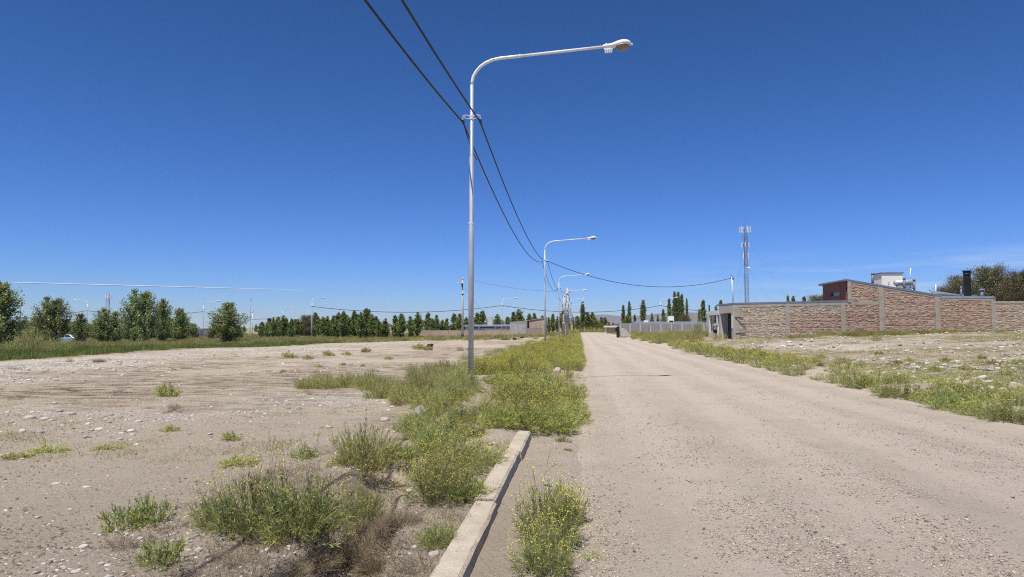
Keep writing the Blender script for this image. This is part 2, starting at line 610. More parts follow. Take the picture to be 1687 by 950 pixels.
M['pole_conc'] = pmat('pale spun concrete', (.52, .49, .44), (.44, .41, .37), 2, .9, .1, 40)
M['bark'] = pmat('grey brown bark', (.13, .10, .075), (.08, .06, .045), 8, .95, .6, 30, stretch=(1, 1, .2))
M['stem'] = leaf_mat('weed stem', (.24, .25, .09), (.46, .41, .21), .1)
M['twig'] = leaf_mat('dry twig', (.13, .095, .065), (.36, .29, .21), .05)
M['flower'] = leaf_mat('yellow blossom', (.74, .66, .05), (.85, .78, .16), .3)
M['leaf_green'] = leaf_mat('green weed leaf', (.135, .195, .055), (.49, .525, .21), .44)
M['leaf_yellow'] = leaf_mat('yellow green weed leaf', (.31, .35, .085), (.66, .63, .21), .46)
M['leaf_olive'] = leaf_mat('olive weed leaf', (.22, .245, .062), (.58, .55, .22), .44)
M['leaf_dry'] = leaf_mat('straw leaf', (.28, .215, .11), (.50, .42, .25), .3)
M['grass'] = leaf_mat('green grass blade', (.10, .155, .032), (.30, .34, .09), .4)
M['grass_y'] = leaf_mat('yellowing grass blade', (.26, .255, .075), (.52, .45, .19), .35)
M['poplar'] = leaf_mat('poplar leaf', (.10, .155, .038), (.44, .48, .20), .48, .4, .4)
M['poplar_dark'] = leaf_mat('dark poplar leaf', (.085, .138, .034), (.35, .40, .125), .46, .4, .3)
M['conifer'] = leaf_mat('conifer needles', (.022, .040, .016), (.06, .085, .03), .15)
M['willow'] = leaf_mat('grey green leaf', (.075, .082, .034), (.27, .235, .135), .3, .5, .25)
M['rust_leaf'] = leaf_mat('brown leaf', (.11, .075, .035), (.20, .14, .07), .3)
M['stone'] = tint_mat('river stone', [(0, (.20, .19, .18)), (.25, (.36, .33, .30)), (.6, (.50, .46, .41)), (1, (.54, .50, .45))], .9, .2, 'object')
M['gravel'] = tint_mat('road gravel stone', [(0, (.13, .105, .09)), (.3, (.28, .23, .19)), (.7, (.40, .34, .28)), (1, (.50, .45, .39))], .9, .2, 'object')
M['tower_red'] = pmat('red tower paint', (.42, .09, .07), (.36, .08, .06), 3, .6)
M['mast_red'] = pmat('faded red mast paint', (.22, .12, .125), (.19, .10, .105), 3, .6)
M['tower_white'] = pmat('white tower paint', (.42, .41, .43), (.34, .33, .35), 3, .6)
M['tower_steel'] = pmat('tower steel', (.24, .26, .30), (.18, .19, .22), 3, .6, metal=.2)
M['skin'] = pmat('skin', (.48, .29, .20), (.42, .25, .17), 9, .6)
M['shirt'] = pmat('grey cotton shirt', (.33, .32, .36), (.27, .26, .30), 6, .9)
M['shorts'] = pmat('black shorts', (.015, .015, .018), (.03, .03, .032), 6, .9)
M['hair'] = pmat('dark hair', (.02, .015, .012), (.04, .03, .02), 20, .7)
M['car_blue'] = pmat('pale blue car paint', (.30, .40, .55), (.27, .36, .50), 2, .25, 0, spec=.6)
M['plastic'] = pmat('dusty plastic bag', (.42, .42, .40), (.30, .30, .28), 18, .45, .8, 25, spec=.4)
M['mountain'] = pmat('far mountain slope', (.165, .15, .155), (.12, .112, .118), .004, 1, 0)
M['orange'] = pmat('orange clay tiles', (.42, .13, .06), (.34, .10, .05), 5, .9)
# ------------------------------------------------------------------ ground
def a_gravel(x, y):
    n = fbm(x / 3.2, y / 3.2, 51, 5)
    band = sstep(-34.5, -31, x) * sstep(-17, -24, x) * sstep(15, 28, y) * sstep(230, 150, y)
    g = band * (0.55 + 0.9 * sstep(.38, .6, n))
    p1 = np.exp(-(((x + 8.6) / 2.6) ** 2 + ((y - 11.6) / 1.5) ** 2))
    p2 = np.exp(-(((x + 5.2) / 1.8) ** 2 + ((y - 14.2) / 1.4) ** 2))
    p3 = np.exp(-(((x + 20) / 5) ** 2 + ((y - 22) / 4) ** 2))
    g = g + (1.3 * p1 + .8 * p2 + .7 * p3) * sstep(.26, .56, n) * 1.4
    rub = sstep(7.6, 9.5, x) * sstep(70, 55, y)
    g = g + rub * sstep(.43, .66, n) * .75
    far = sstep(14, 22, y) * sstep(-5, -9, x) * .35 * sstep(.42, .6, n)
    return np.clip(g + far, 0, 1)

def a_green(x, y):
    n = fbm(x / 4.5, y / 4.5, 61, 4)
    wob = 2.2 * (fbm(x / 7, y / 7, 63) - .5)
    belt = sstep(-33.6, -35.0, x + wob)
    farb = sstep(150, 215, y) * sstep(.2, .5, n + .25)
    rb = sstep(8.2, 10, x) * sstep(.46, .58, n) * .9
    rb2 = sstep(9, 12, x) * np.exp(-((y - 57.5) / 5.0) ** 2) * .9
    rb3 = sstep(8.5, 12, x) * np.exp(-((y - 36) / 5) ** 2) * .55
    rf = sstep(7.5, 9, x) * sstep(66, 80, y) * .8
    lv = sstep(-4.2, -3.0, x) * sstep(-.3, -.8, x) * sstep(9, 12, y) * sstep(.42, .55, n) * .6
    lf = sstep(-4, -8, x) * sstep(60, 120, y) * sstep(.42, .55, n) * .6
    return np.clip(np.maximum.reduce([belt, farb, rb, rb2, rb3, rf, lv, lf]), 0, 1)

def a_crust(x, y):
    n = fbm(x / 4.0, y / 4.0, 71, 4)
    left = sstep(-3.5, -6, x) * sstep(7, 11, y)
    return np.clip(left * (.08 + .92 * sstep(.36, .54, n)) * sstep(9, 15, y) + .75 * sstep(8, 10, x) * sstep(.3, .5, n), 0, 1)

def a_roadside(x, y):
    n = .5 * (fbm(x / .5, y / .9, 75) - .5)
    return sstep(-.62, -.15, x + n) * sstep(8.0, 7.2, x + n)

def steps(a, b, f):
    out = [a]
    while out[-1] < b:
        out.append(out[-1] + f(out[-1]))
    return out
xs = sorted(set(steps(-1.2, 4000, lambda x: .05 + .03 * abs(x + 1.2)) + [-1.2 - (s + 1.2) for s in steps(-1.2, 4000, lambda x: .05 + .03 * abs(x + 1.2))]))
ys = [-60, -40, -25, -15, -9, -5, -2, 0, 1, 1.8, 2.4, 2.8, 3.1] + steps(3.3, 9000, lambda y: max(.045, .0145 * y))
X, Y = np.meshgrid(np.array(xs), np.array(ys))
Z = terrain(X.ravel(), Y.ravel()).reshape(X.shape)
ny, nx = X.shape
ii = np.arange(ny * nx).reshape(ny, nx)
quads = np.stack([ii[:-1, :-1], ii[:-1, 1:], ii[1:, 1:], ii[1:, :-1]], -1).reshape(-1, 4)
me = np_mesh('ground', np.stack([X.ravel(), Y.ravel(), Z.ravel()], 1), quads, [M['ground']], smooth=True)
for nm, fn in (('gravel', a_gravel), ('green', a_green), ('crust', a_crust), ('roadside', a_roadside)):
    a = me.attributes.new(nm, 'FLOAT', 'POINT')
    a.data.foreach_set('value', fn(X.ravel(), Y.ravel()).astype(np.float32))
ground_ob = link('ground', me, kind='structure')

# gravel road, a crowned sheet whose edges sink into the dirt
rx = np.concatenate([np.linspace(-.5, .5, 16), np.linspace(.7, 6.4, 40), np.linspace(6.5, 7.3, 12)])
ry = np.array([-30, -15, -6, -2, 0, 1.5, 2.5] + steps(3.0, 238, lambda y: max(.07, .016 * y)))
RX, RY = np.meshgrid(rx, ry)
def road_z(x, y):
    edge = .55 * (fbm(y / 1.1, x * .3, 81, 6) - .5) + .25 * (fbm(x / .22, y / .22, 82, 3) - .5)
    z = .035 - .004 * (x - 3.4) ** 2
    z = z - .09 * sstep(.35, -.35, x + edge) - .09 * sstep(6.7, 7.15, x + edge)
    z = z + .012 * np.sin(x * 4.4 + 3 * fbm(x / 2, y / 16, 84)) + .022 * (fbm(x / .55, y / 7, 83) - .5) + .018 * (fbm(x / .4, y / .4, 85, 5) - .5)
    return z
RZ = road_z(RX.ravel(), RY.ravel())
n0, n1 = RX.shape
ii = np.arange(n0 * n1).reshape(n0, n1)
quads = np.stack([ii[:-1, :-1], ii[:-1, 1:], ii[1:, 1:], ii[1:, :-1]], -1).reshape(-1, 4)
me = np_mesh('gravel_road', np.stack([RX.ravel(), RY.ravel(), RZ], 1), quads, [M['road']], smooth=True)
link('road', me, kind='structure')

# gutter apron of poured concrete, silted over
mb = MB()
for y0, y1 in ((2.4, 10.6), (21.5, 25.0)):
    n = 10
    for k in range(n):
        a, b = y0 + (y1 - y0) * k / n, y0 + (y1 - y0) * (k + 1) / n
        w0, w1 = -.36 + .015 * math.sin(a * 3), -.36 + .015 * math.sin(b * 3)
        e0, e1 = .003 + .006 * math.sin(a * 1.7 + 1), .003 + .006 * math.sin(b * 1.7 + 1)
        mb.hexa([(-.67, a), (w0, a), (w1, b), (-.67, b)], [-.1] * 4, [.030 - .02 * sstep(6.5, 8.5, a), e0, e1, .030 - .02 * sstep(6.5, 8.5, b)])
mb.obj('gutter', M['ground'], kind='structure')

# kerb: cast lengths end to end
kerb = bpy.data.objects.new('kerb', None)
COL.objects.link(kerb)
kerb['kind'] = 'structure'
for k, (y0, y1, top, dx) in enumerate(((2.3, 5.62, .118, 0), (5.645, 7.86, .135, -.012), (7.885, 9.42, .128, .008), (22.3, 24.1, .15, .01))):
    mb = MB()
    n = max(6, int((y1 - y0) / .12))
    prof = [(-.84, -.12), (-.845, top - .012), (-.833, top), (-.69, top - .004), (-.668, top - .022), (-.645, -.1)]
    vs_, fs_ = [], []
    for i in range(n + 1):
        y = y0 + (y1 - y0) * i / n
        for j, (px, pz) in enumerate(prof):
            w = .006 * (random.random() - .5) if 0 < j < 5 else 0
            chip = -.018 * max(0, vnoise(np.array([y * 7.0]), np.array([k * 3.3]), 5)[0] - .72) * 4 if j in (3, 4) else 0
            vs_.append((px + dx + w, y, pz + w * .7 + chip))
    m_ = len(prof)
    for i in range(n):
        for j in range(m_ - 1):
            fs_.append((i * m_ + j, i * m_ + j + 1, (i + 1) * m_ + j + 1, (i + 1) * m_ + j))
    fs_.append(tuple(range(m_ - 1, -1, -1)))
    fs_.append(tuple(range(n * m_, (n + 1) * m_)))
    mb.add(vs_, fs_)
    mb.obj('kerb_segment', M['concrete'], kerb)

# ------------------------------------------------------------------ far hills
mb = MB()
mx_, mz_ = [], []
prof = [(780, 0), (830, 3), (870, 8), (915, 14), (950, 18), (985, 21.5), (1000, 22), (1030, 19), (1060, 21), (1085, 24), (1110, 26), (1150, 25), (1190, 22), (1230, 19), (1290, 14), (1350, 16), (1420, 11), (1500, 6), (1560, 0)]
Yh = 7000.0
n = 120
vs_, fs_ = [], []
for i in range(n + 1):
    px = 780 + 780 * i / n
    h = float(np.interp(px, [p[0] for p in prof], [p[1] for p in prof]))
    h += 1.6 * (float(fbm(np.array([px / 26.0]), np.array([0.0]), 91, 5)[0]) - .5) * min(1, h / 6)
    top = at(px, 540 - h, Yh)
    for k in range(9):
        t = k / 8
        z = top.z * (1 - (1 - t) ** 1.3) if k < 8 else top.z
        jig = 220 * (float(fbm(np.array([px / 14.0]), np.array([t * 3]), 95, 4)[0]) - .5) * (t < 1)
        vs_.append((top.x * (1 - .12 * (1 - t)), Yh - 900 * (1 - t) + jig, z - (5 if k == 0 else 0)))
    vs_.append((top.x * 1.1, Yh + 900, -5))
for i in range(n):
    for k in range(9):
        a = i * 10 + k
        fs_.append((a, a + 10, a + 11, a + 1))
mb.add(vs_, fs_)
mb.obj('hills', M['mountain'], kind='structure', smooth=True)

# ------------------------------------------------------------------ stuff scattered by geometry nodes
def scatter(name, P, scl, rot, protos, mat=None):
    P = np.asarray(P, np.float32)
    me = bpy.data.meshes.new(name)
    me.vertices.add(len(P))
    me.vertices.foreach_set('co', P.ravel())
    a = me.attributes.new('scl', 'FLOAT', 'POINT'); a.data.foreach_set('value', np.asarray(scl, np.float32))
    a = me.attributes.new('rot', 'FLOAT_VECTOR', 'POINT'); a.data.foreach_set('vector', np.asarray(rot, np.float32).ravel())
    a = me.attributes.new('idx', 'INT', 'POINT'); a.data.foreach_set('value', rng.integers(0, len(protos), len(P)).astype(np.int32))
    o = link(name, me, stuff=True)
    pc = bpy.data.collections.new(name + '_sources')
    for k, pm in enumerate(protos):
        pc.objects.link(bpy.data.objects.new(name + '_source', pm))
    nt = bpy.data.node_groups.new(name, 'GeometryNodeTree')
    nt.interface.new_socket('Geometry', in_out='INPUT', socket_type='NodeSocketGeometry')
    nt.interface.new_socket('Geometry', in_out='OUTPUT', socket_type='NodeSocketGeometry')
    gi, go = nt.nodes.new('NodeGroupInput'), nt.nodes.new('NodeGroupOutput')
    ip = nt.nodes.new('GeometryNodeInstanceOnPoints')
    ci = nt.nodes.new('GeometryNodeCollectionInfo')
    ci.inputs['Collection'].default_value = pc
    ci.inputs['Separate Children'].default_value = True
    ci.inputs['Reset Children'].default_value = True
    ip.inputs['Pick Instance'].default_value = True
    for nm, typ, s in (('scl', 'FLOAT', 'Scale'), ('rot', 'FLOAT_VECTOR', 'Rotation'), ('idx', 'INT', 'Instance Index')):
        na = nt.nodes.new('GeometryNodeInputNamedAttribute')
        na.data_type = typ
        na.inputs['Name'].default_value = nm
        nt.links.new(na.outputs['Attribute'], ip.inputs[s])
    nt.links.new(gi.outputs[0], ip.inputs['Points'])
    nt.links.new(ci.outputs[0], ip.inputs['Instance'])
    nt.links.new(ip.outputs[0], go.inputs[0])
    md = o.modifiers.new('scatter', 'NODES')
    md.node_group = nt
    return o

def zrot(n, tilt=0.0):
    r = np.zeros((n, 3))
    r[:, 2] = rng.uniform(0, 2 * PI, n)
    r[:, :2] = rng.normal(0, tilt, (n, 2))
    return r

def view_pts(n, x0, x1, y0, y1, dens=None, power=1.0):
    """points on the ground, denser towards the camera, kept where DENS allows"""
    u = rng.uniform(0, 1, n)
    if power:
        y = (y0 ** -power + u * (y1 ** -power - y0 ** -power)) ** (-1 / power)
    else:
        y = y0 + u * (y1 - y0)
    x = rng.uniform(x0, x1, n)
    k = (x > -.86 * y - 2) & (x < .66 * y + 2)
    x, y = x[k], y[k]
    if dens is not None:
        q = rng.uniform(0, 1, len(x)) < dens(x, y)
        x, y = x[q], y[q]
    return x, y

import bmesh
def stone_mesh(name, seed, sub=2, flat=.55, rough=.25, mat='stone'):
    bm = bmesh.new()
    bmesh.ops.create_icosphere(bm, subdivisions=sub, radius=.5)
    rs = random.Random(seed)
    ax = (rs.uniform(.75, 1.2), rs.uniform(.6, 1.0), flat * rs.uniform(.8, 1.2))
    dirs = [(Vector((rs.gauss(0, 1), rs.gauss(0, 1), rs.gauss(0, 1))).normalized(), rs.uniform(.34, .46)) for _ in range(7)]
    for v in bm.verts:
        p = v.co.copy()
        for d, o in dirs:                       # a few worn facets
            q = p.dot(d)
            if q > o:
                p -= d * (q - o) * .8
        p *= 1 + rs.uniform(-.04, .04) * rough * 4
        v.co = Vector((p.x * ax[0], p.y * ax[1], p.z * ax[2] + ax[2] * .22))
    me = bpy.data.meshes.new(name)
    bm.to_mesh(me)
    bm.free()
    me.materials.append(M[mat])
    me.polygons.foreach_set('use_smooth', [sub > 1] * len(me.polygons))
    return me
STONES = [stone_mesh('rock', s, 2) for s in range(5)]
CHIPS = [stone_mesh('gravel_stone', 20 + s, 1, .6, .3, 'gravel') for s in range(4)]
PEBS = [stone_mesh('pebble', 40 + s, 2, .5, .5, 'stone') for s in range(4)]

# loose gravel on the road
x, y = view_pts(190000, -.75, 7.2, 3.4, 34, lambda x, y: .10 + .90 * sstep(.36, .62, fbm(x / .7, y / 6, 101, 4) + .12 * np.sin(x * 4.4 + 3 * fbm(x / 2, y / 16, 84))) * sstep(.3, .6, fbm(x / .5, y / .5, 103)), 1.6)
n = len(x)
z = np.maximum(road_z(x, y), terrain(x, y))
s = np.clip(rng.lognormal(-4.85, .48, n), .004, .03) * (1 + .012 * y)
scatter('loose_gravel', np.stack([x, y, z], 1), s, zrot(n, .3), CHIPS)
# pebbles in the dirt, both sides
def _d(x, y):
    road = (x > -.45) & (x < 7.1)
    return np.where(road, 0, .02 + .14 * sstep(.5, .68, fbm(x / 1.1, y / .9, 107, 5)) + .9 * a_gravel(x, y) ** 1.2)
x, y = view_pts(150000, -14, 0, 3.4, 30, _d, 1.1)
n = len(x)
s = np.clip(rng.lognormal(-4.25, .6, n), .006, .085) * (1 + .02 * y)
scatter('pebbles', np.stack([x, y, terrain(x, y) - .003], 1), s, zrot(n, .2), PEBS)
x, y = view_pts(30000, -42, -3, 18, 130, lambda x, y: .02 + .98 * a_gravel(x, y) ** 1.5 * (x > -34), .6)
n = len(x)
s = np.clip(rng.lognormal(-2.7, .5, n), .03, .2)
scatter('field_stones', np.stack([x, y, terrain(x, y) - .01], 1), s, zrot(n, .2), PEBS)
x, y = view_pts(36000, 7.6, 46, 11, 64, lambda x, y: .03 + .97 * a_gravel(x, y) ** 1.4, .5)
n = len(x)
s = np.clip(rng.lognormal(-2.35, .55, n), .03, .34)
scatter('rubble_stones', np.stack([x, y, terrain(x, y) - .01], 1), s, zrot(n, .3), PEBS)

# crumbs and clods of dry earth
CLODS = [stone_mesh('earth_crumb', 60 + s, 2, .6, .8, 'clod') for s in range(4)]
x, y = view_pts(170000, -26, -.9, 3.4, 45, lambda x, y: .15 + .85 * sstep(.40, .62, fbm(x / .8, y / .6, 105, 5)), .9)
n = len(x)
s = np.clip(rng.lognormal(-4.65, .5, n), .004, .035) * (1 + .022 * y)
scatter('earth_crumbs', np.stack([x, y, terrain(x, y) - .002], 1), s, zrot(n, .3), CLODS)
x, y = view_pts(9000, 7.4, 46, 10, 64, lambda x, y: sstep(.40, .6, fbm(x / 1.5, y / 1.2, 106, 5)), .5)
n = len(x)
s = np.clip(rng.lognormal(-2.4, .5, n), .03, .3)
scatter('earth_clods', np.stack([x, y, terrain(x, y) - .01], 1), s, zrot(n, .3), CLODS)

# single rocks one can point at
ROCK_N = 0
def rock(px, py, wpx, label=None, k=None, group='rocks lying in the stony patch'):
    global ROCK_N
    p = ground(px, py)
    o = link('rock', STONES[(ROCK_N if k is None else k) % 5], None, (p.x, p.y, p.z - .01))
    ROCK_N += 1
    s = wpx / F * p.y
    o.scale = (s, s, s)
    o.rotation_euler = (random.uniform(-.15, .15), random.uniform(-.15, .15), random.uniform(-.4, .4))
    o['label'] = label or 'pale rounded rock lying in the stony patch of the dirt lot'
    o['category'] = 'rock'
    o['group'] = group
    return o
# ------------------------------------------------------------------ plants
def leaves_np(P, D, L, Wd, up=None, bend=0.25):
    """one bent diamond (two triangles) per leaf"""
    n = len(P)
    D = D / np.maximum(np.linalg.norm(D, axis=1, keepdims=True), 1e-6)
    rnd = rng.normal(0, 1, (n, 3))
    S = np.cross(D, rnd)
    S /= np.maximum(np.linalg.norm(S, axis=1, keepdims=True), 1e-6)
    N = np.cross(S, D)
    L = np.asarray(L).reshape(-1, 1); Wd = np.asarray(Wd).reshape(-1, 1)
    mid = P + D * L * .5 + N * L * bend * .4
    V = np.stack([P, mid + S * Wd * .5, P + D * L - N * L * bend * .2, mid - S * Wd * .5], 1).reshape(-1, 3)
    Q = np.arange(n * 4).reshape(n, 4)
    return V, Q

def ribbons(paths, rad):
    """paths: n x k x 3, thin three sided stems"""
    n, k, _ = paths.shape
    T = np.gradient(paths, axis=1)
    T /= np.maximum(np.linalg.norm(T, axis=2, keepdims=True), 1e-6)
    ref = np.array([.31, .87, .38])
    A = np.cross(T, ref); A /= np.maximum(np.linalg.norm(A, axis=2, keepdims=True), 1e-6)
    B = np.cross(T, A)
    rr = (np.asarray(rad).reshape(-1, 1) * np.linspace(1, .45, k)[None, :])[..., None]
    rings = [paths + (A * math.cos(q) + B * math.sin(q)) * rr for q in (0, 2.094, 4.189)]
    V = np.stack(rings, 2).reshape(-1, 3)
    idx = np.arange(n * k * 3).reshape(n, k, 3)
    Q = []
    for j in range(3):
        j2 = (j + 1) % 3
        Q.append(np.stack([idx[:, :-1, j], idx[:, :-1, j2], idx[:, 1:, j2], idx[:, 1:, j]], -1).reshape(-1, 4))
    return V, np.concatenate(Q)

def merge(parts):
    Vs, Qs, n = [], [], 0
    for V, Q in parts:
        Vs.append(V); Qs.append(Q + n); n += len(V)
    return np.concatenate(Vs), np.concatenate(Qs)

def bush_parts(n_st, r, h, leaf_l, leaf_w, per, wiry=20, wl=.25, blooms=4, spread=1.0, upright=.3, patchy=True, stem_r=.0022, bloom=.013):
    """foliage, stems and blossoms of one weed, as arrays (base at the origin)"""
    az = rng.uniform(0, 2 * PI, n_st)
    th = np.arccos(1 - rng.uniform(0, 1, n_st) ** (1 + upright * .25) * .99)
    k = rng.uniform(.7, 1.05, n_st)
    if patchy:
        k *= .72 + .5 * vnoise(az * 1.2, th * 2.2, int(rng.integers(1e6)))
    end = np.stack([r * np.sin(th) * np.cos(az) * spread, r * np.sin(th) * np.sin(az), h * np.cos(th) ** .8], 1) * k[:, None]
    base = np.stack([end[:, 0] * .45 + rng.normal(0, r * .1, n_st), end[:, 1] * .45 + rng.normal(0, r * .1, n_st), np.full(n_st, -.02)], 1)
    mid = base * .45 + end * .55 + np.array([0, 0, 1]) * (h * .16 * rng.uniform(.3, 1.3, n_st))[:, None]
    tt = np.linspace(0, 1, 5)
    path = (base[:, None] * (1 - tt[None, :, None]) ** 2 + 2 * mid[:, None] * ((1 - tt) * tt)[None, :, None] + end[:, None] * (tt ** 2)[None, :, None])
    stems = [ribbons(path, np.full(n_st, stem_r))]
    # leaves
    m = n_st * per
    si = np.repeat(np.arange(n_st), per)
    t = rng.uniform(.12, 1.03, m) ** .8
    P = base[si] * ((1 - t) ** 2)[:, None] + 2 * mid[si] * (t * (1 - t))[:, None] + end[si] * (t ** 2)[:, None]
    Tn = (mid[si] - base[si]) * (1 - t)[:, None] + (end[si] - mid[si]) * t[:, None]
    Tn /= np.maximum(np.linalg.norm(Tn, axis=1, keepdims=True), 1e-6)
    D = Tn * .9 + rng.normal(0, .55, (m, 3)) + np.array([0, 0, .25])
    fol = leaves_np(P, D, leaf_l * rng.uniform(.55, 1.35, m), leaf_w * rng.uniform(.6, 1.3, m))
    # thin flowering shoots above the leaves
    fl = None
    if wiry:
        wi = rng.integers(0, n_st, wiry)
        b0 = mid[wi] * .4 + end[wi] * .6
        d = (end[wi] - base[wi]); d /= np.linalg.norm(d, axis=1, keepdims=True)
        d = d * .7 + np.array([0, 0, .75]) + rng.normal(0, .22, (wiry, 3))
        d /= np.linalg.norm(d, axis=1, keepdims=True)
        ln = wl * rng.uniform(.5, 1.4, wiry)
        e = b0 + d * ln[:, None]
        md = (b0 + e) / 2 + rng.normal(0, .012, (wiry, 3))
        stems.append(ribbons(np.stack([b0, md, e], 1), np.full(wiry, stem_r * .6)))
        if blooms:
            c = np.repeat(np.arange(wiry), blooms)
            P = e[c] + rng.normal(0, bloom * 1.1, (len(c), 3)) - d[c] * rng.uniform(0, .03, len(c))[:, None]
            fv = []
            for _ in range(2):
                D = rng.normal(0, 1, (len(c), 3)) * np.array([1, 1, .35])
                D /= np.linalg.norm(D, axis=1, keepdims=True)
                s = bloom * rng.uniform(.7, 1.4, len(c))
                fv.append(leaves_np(P - D * (s / 2)[:, None], D, s, s * .85, bend=.1))
            fl = merge(fv)
    return fol, merge(stems), fl

SECOND = dict(leaf_green='leaf_yellow', leaf_yellow='leaf_green', leaf_olive='leaf_yellow', leaf_dry='leaf_olive')
def bush(name, label, cat, leafm, seed_kw, stemm='stem', mix=.2):
    fol, st, fl = bush_parts(**seed_kw)
    t = thing(name, label, cat)
    # withering leaves among the fresh ones, by whole shoots
    per = seed_kw['per']
    shoot = np.repeat(rng.uniform(0, 1, seed_kw['n_st']) < mix, per)
    link('foliage', np_mesh('foliage', *fol, [M[leafm], M[SECOND[leafm]]], shoot | (rng.uniform(0, 1, len(fol[1])) < mix * .5)), t, stuff=True)
    link('stem', np_mesh('stem', *st, [M[stemm]]), t, stuff=True)
    if fl is not None:
        link('blossom', np_mesh('blossom', *fl, [M['flower']]), t, stuff=True)
    return t

def clump_mesh(name, leafm, kw, stemm='stem'):
    """the same weed as ONE mesh, for masses nobody could count"""
    fol, st, fl = bush_parts(**kw)
    parts, mi = [fol, st], [0] * len(fol[1]) + [1] * len(st[1])
    mats = [M[leafm], M[stemm]]
    if fl is not None:
        parts.append(fl)
        mi += [2] * len(fl[1])
        mats.append(M['flower'])
    V, Q = merge(parts)
    return np_mesh(name, V, Q, mats, mi)

KW_GREEN = dict(n_st=210, r=.42, h=.42, leaf_l=.050, leaf_w=.0062, per=30, wiry=120, wl=.33, blooms=3, bloom=.0105)
KW_FLOWER = dict(n_st=190, r=.42, h=.46, leaf_l=.048, leaf_w=.006, per=28, wiry=150, wl=.22, blooms=4, upright=.6, bloom=.011)
KW_YELLOW = dict(n_st=210, r=.5, h=.62, leaf_l=.060, leaf_w=.0085, per=26, wiry=190, wl=.2, blooms=3, upright=.9, bloom=.010)
KW_OLIVE = dict(n_st=230, r=.46, h=.42, leaf_l=.050, leaf_w=.006, per=20, wiry=80, wl=.18, blooms=0, upright=.8)
KW_SMALL = dict(n_st=50, r=.2, h=.17, leaf_l=.055, leaf_w=.009, per=16, wiry=4, wl=.1, blooms=1)
KW_TWIG = dict(n_st=420, r=.4, h=.26, leaf_l=.04, leaf_w=.003, per=5, wiry=160, wl=.13, blooms=0, stem_r=.0026, upright=0)

def thin(kw, f=.5, g=.5):
    k = dict(kw)
    k['n_st'] = int(k['n_st'] * f); k['per'] = max(3, int(k['per'] * g)); k['wiry'] = int(k['wiry'] * f)
    k['leaf_w'] *= 1.35; k['stem_r'] = k.get('stem_r', .0022) * 1.4; k['bloom'] = k.get('bloom', .013) * 1.25
    return k
PLANTS = {}
def proto(kind, make):
    PLANTS[kind] = [dict(root=make(), used=False) for _ in range(3 if kind in ('green', 'flower', 'yellow', 'olive') else 2)]
proto('green', lambda: bush('weed_bush', 'x', 'weed', 'leaf_green', KW_GREEN))
proto('flower', lambda: bush('weed_bush', 'x', 'weed', 'leaf_green', KW_FLOWER))
proto('yellow', lambda: bush('weed_bush', 'x', 'weed', 'leaf_yellow', KW_YELLOW))
proto('olive', lambda: bush('weed_bush', 'x', 'weed', 'leaf_olive', KW_OLIVE))
proto('small', lambda: bush('weed_tuft', 'x', 'weed', 'leaf_green', KW_SMALL))
proto('dry', lambda: bush('weed_tuft', 'x', 'weed', 'leaf_olive', KW_SMALL))
proto('twig', lambda: bush('dry_weed', 'x', 'dry weed', 'leaf_dry', KW_TWIG, 'twig'))
# lighter plants of the same kinds for those that stand far off
for far, leafm, kw in (('green', 'leaf_green', KW_GREEN), ('flower', 'leaf_green', KW_FLOWER), ('yellow', 'leaf_yellow', KW_YELLOW), ('olive', 'leaf_olive', KW_OLIVE)):
    proto(far + '_far', lambda: bush('weed_bush', 'x', 'weed', leafm, thin(kw, .5, .55)))
UNIT_R = dict(green=.44, flower=.44, yellow=.5, olive=.46, small=.2, dry=.2, twig=.42)
PN = {}
def put_world(kind, x, y, s, label, group=None, sz=1.0, dz=0.0):
    if y > 19 and kind + '_far' in PLANTS:
        kind += '_far'
    k = PN[kind] = PN.get(kind, -1) + 1
    pr = PLANTS[kind][k % len(PLANTS[kind])]
    loc = (x, y, tz(x, y) - .01 + dz)
    rz = random.uniform(0, 2 * PI)
    if not pr['used']:
        r = pr['root']
        pr['used'] = True
        r.location, r.rotation_euler, r.scale = loc, (0, 0, rz), (s, s, s * sz)
        r['label'] = label
        if group:
            r['group'] = group
        return r
    return dup(pr['root'], loc, rz, (s, s, s * sz), label, group)

def put(kind, px, py, wpx, label, group=None, sz=1.0):
    """px, py: foot of the plant in the photo, wpx its width there"""
    p = ground(px, py)
    r = wpx / 2 / F * p.y
    return put_world(kind, p.x, p.y + r * .6, r / UNIT_R[kind] * 1.06, label, group, sz)

# --- foreground weeds, each with its own words
FG = 'weeds growing on the near dirt'
put('green', 395, 893, 185, 'large green weed with thin yellow flowered shoots on the near dirt bank', FG)
put('green', 345, 872, 110, 'green weed with wiry flowered shoots at the left end of the largest weeds', FG)
put('green', 480, 900, 200, 'large green weed leaning over the dry twigs at the gully edge', FG)
put('green', 590, 872, 95, 'dark green leafy weed standing beside the gully of dry twigs', FG, 1.15)
put('small', 190, 876, 85, 'low green weed alone on bare dirt, left one of a joined pair', FG)
put('small', 240, 868, 75, 'low green weed alone on bare dirt, taller one of a joined pair', FG, 1.3)
put('small', 252, 936, 90, 'small green weed with a few yellow flowers at the photo bottom edge', FG)
put('olive', 588, 772, 140, 'round olive weed bush on the dirt above the dark erosion hole', FG, 1.15)
put('small', 495, 757, 42, 'tiny dark green weed beside the round olive bush', FG, 1.1)
put('flower', 716, 835, 140, 'yellow flowered green weed in the gully against the near kerb', FG, .9)
put('green', 758, 828, 105, 'dark leafed weed touching the joint of the near kerb', FG, .9)
put('flower', 735, 785, 140, 'yellow flowered weed above the gully, nearest the kerb joint', FG, .8)
put('flower', 790, 768, 110, 'yellow flowered low weed hugging the far length of near kerb', FG, .6)
put('flower', 700, 800, 80, 'yellow flowered weed beside the dark erosion hole', FG, .9)
put('green', 715, 905, 85, 'bright green weed growing over a white stone against the kerb', FG, .8)
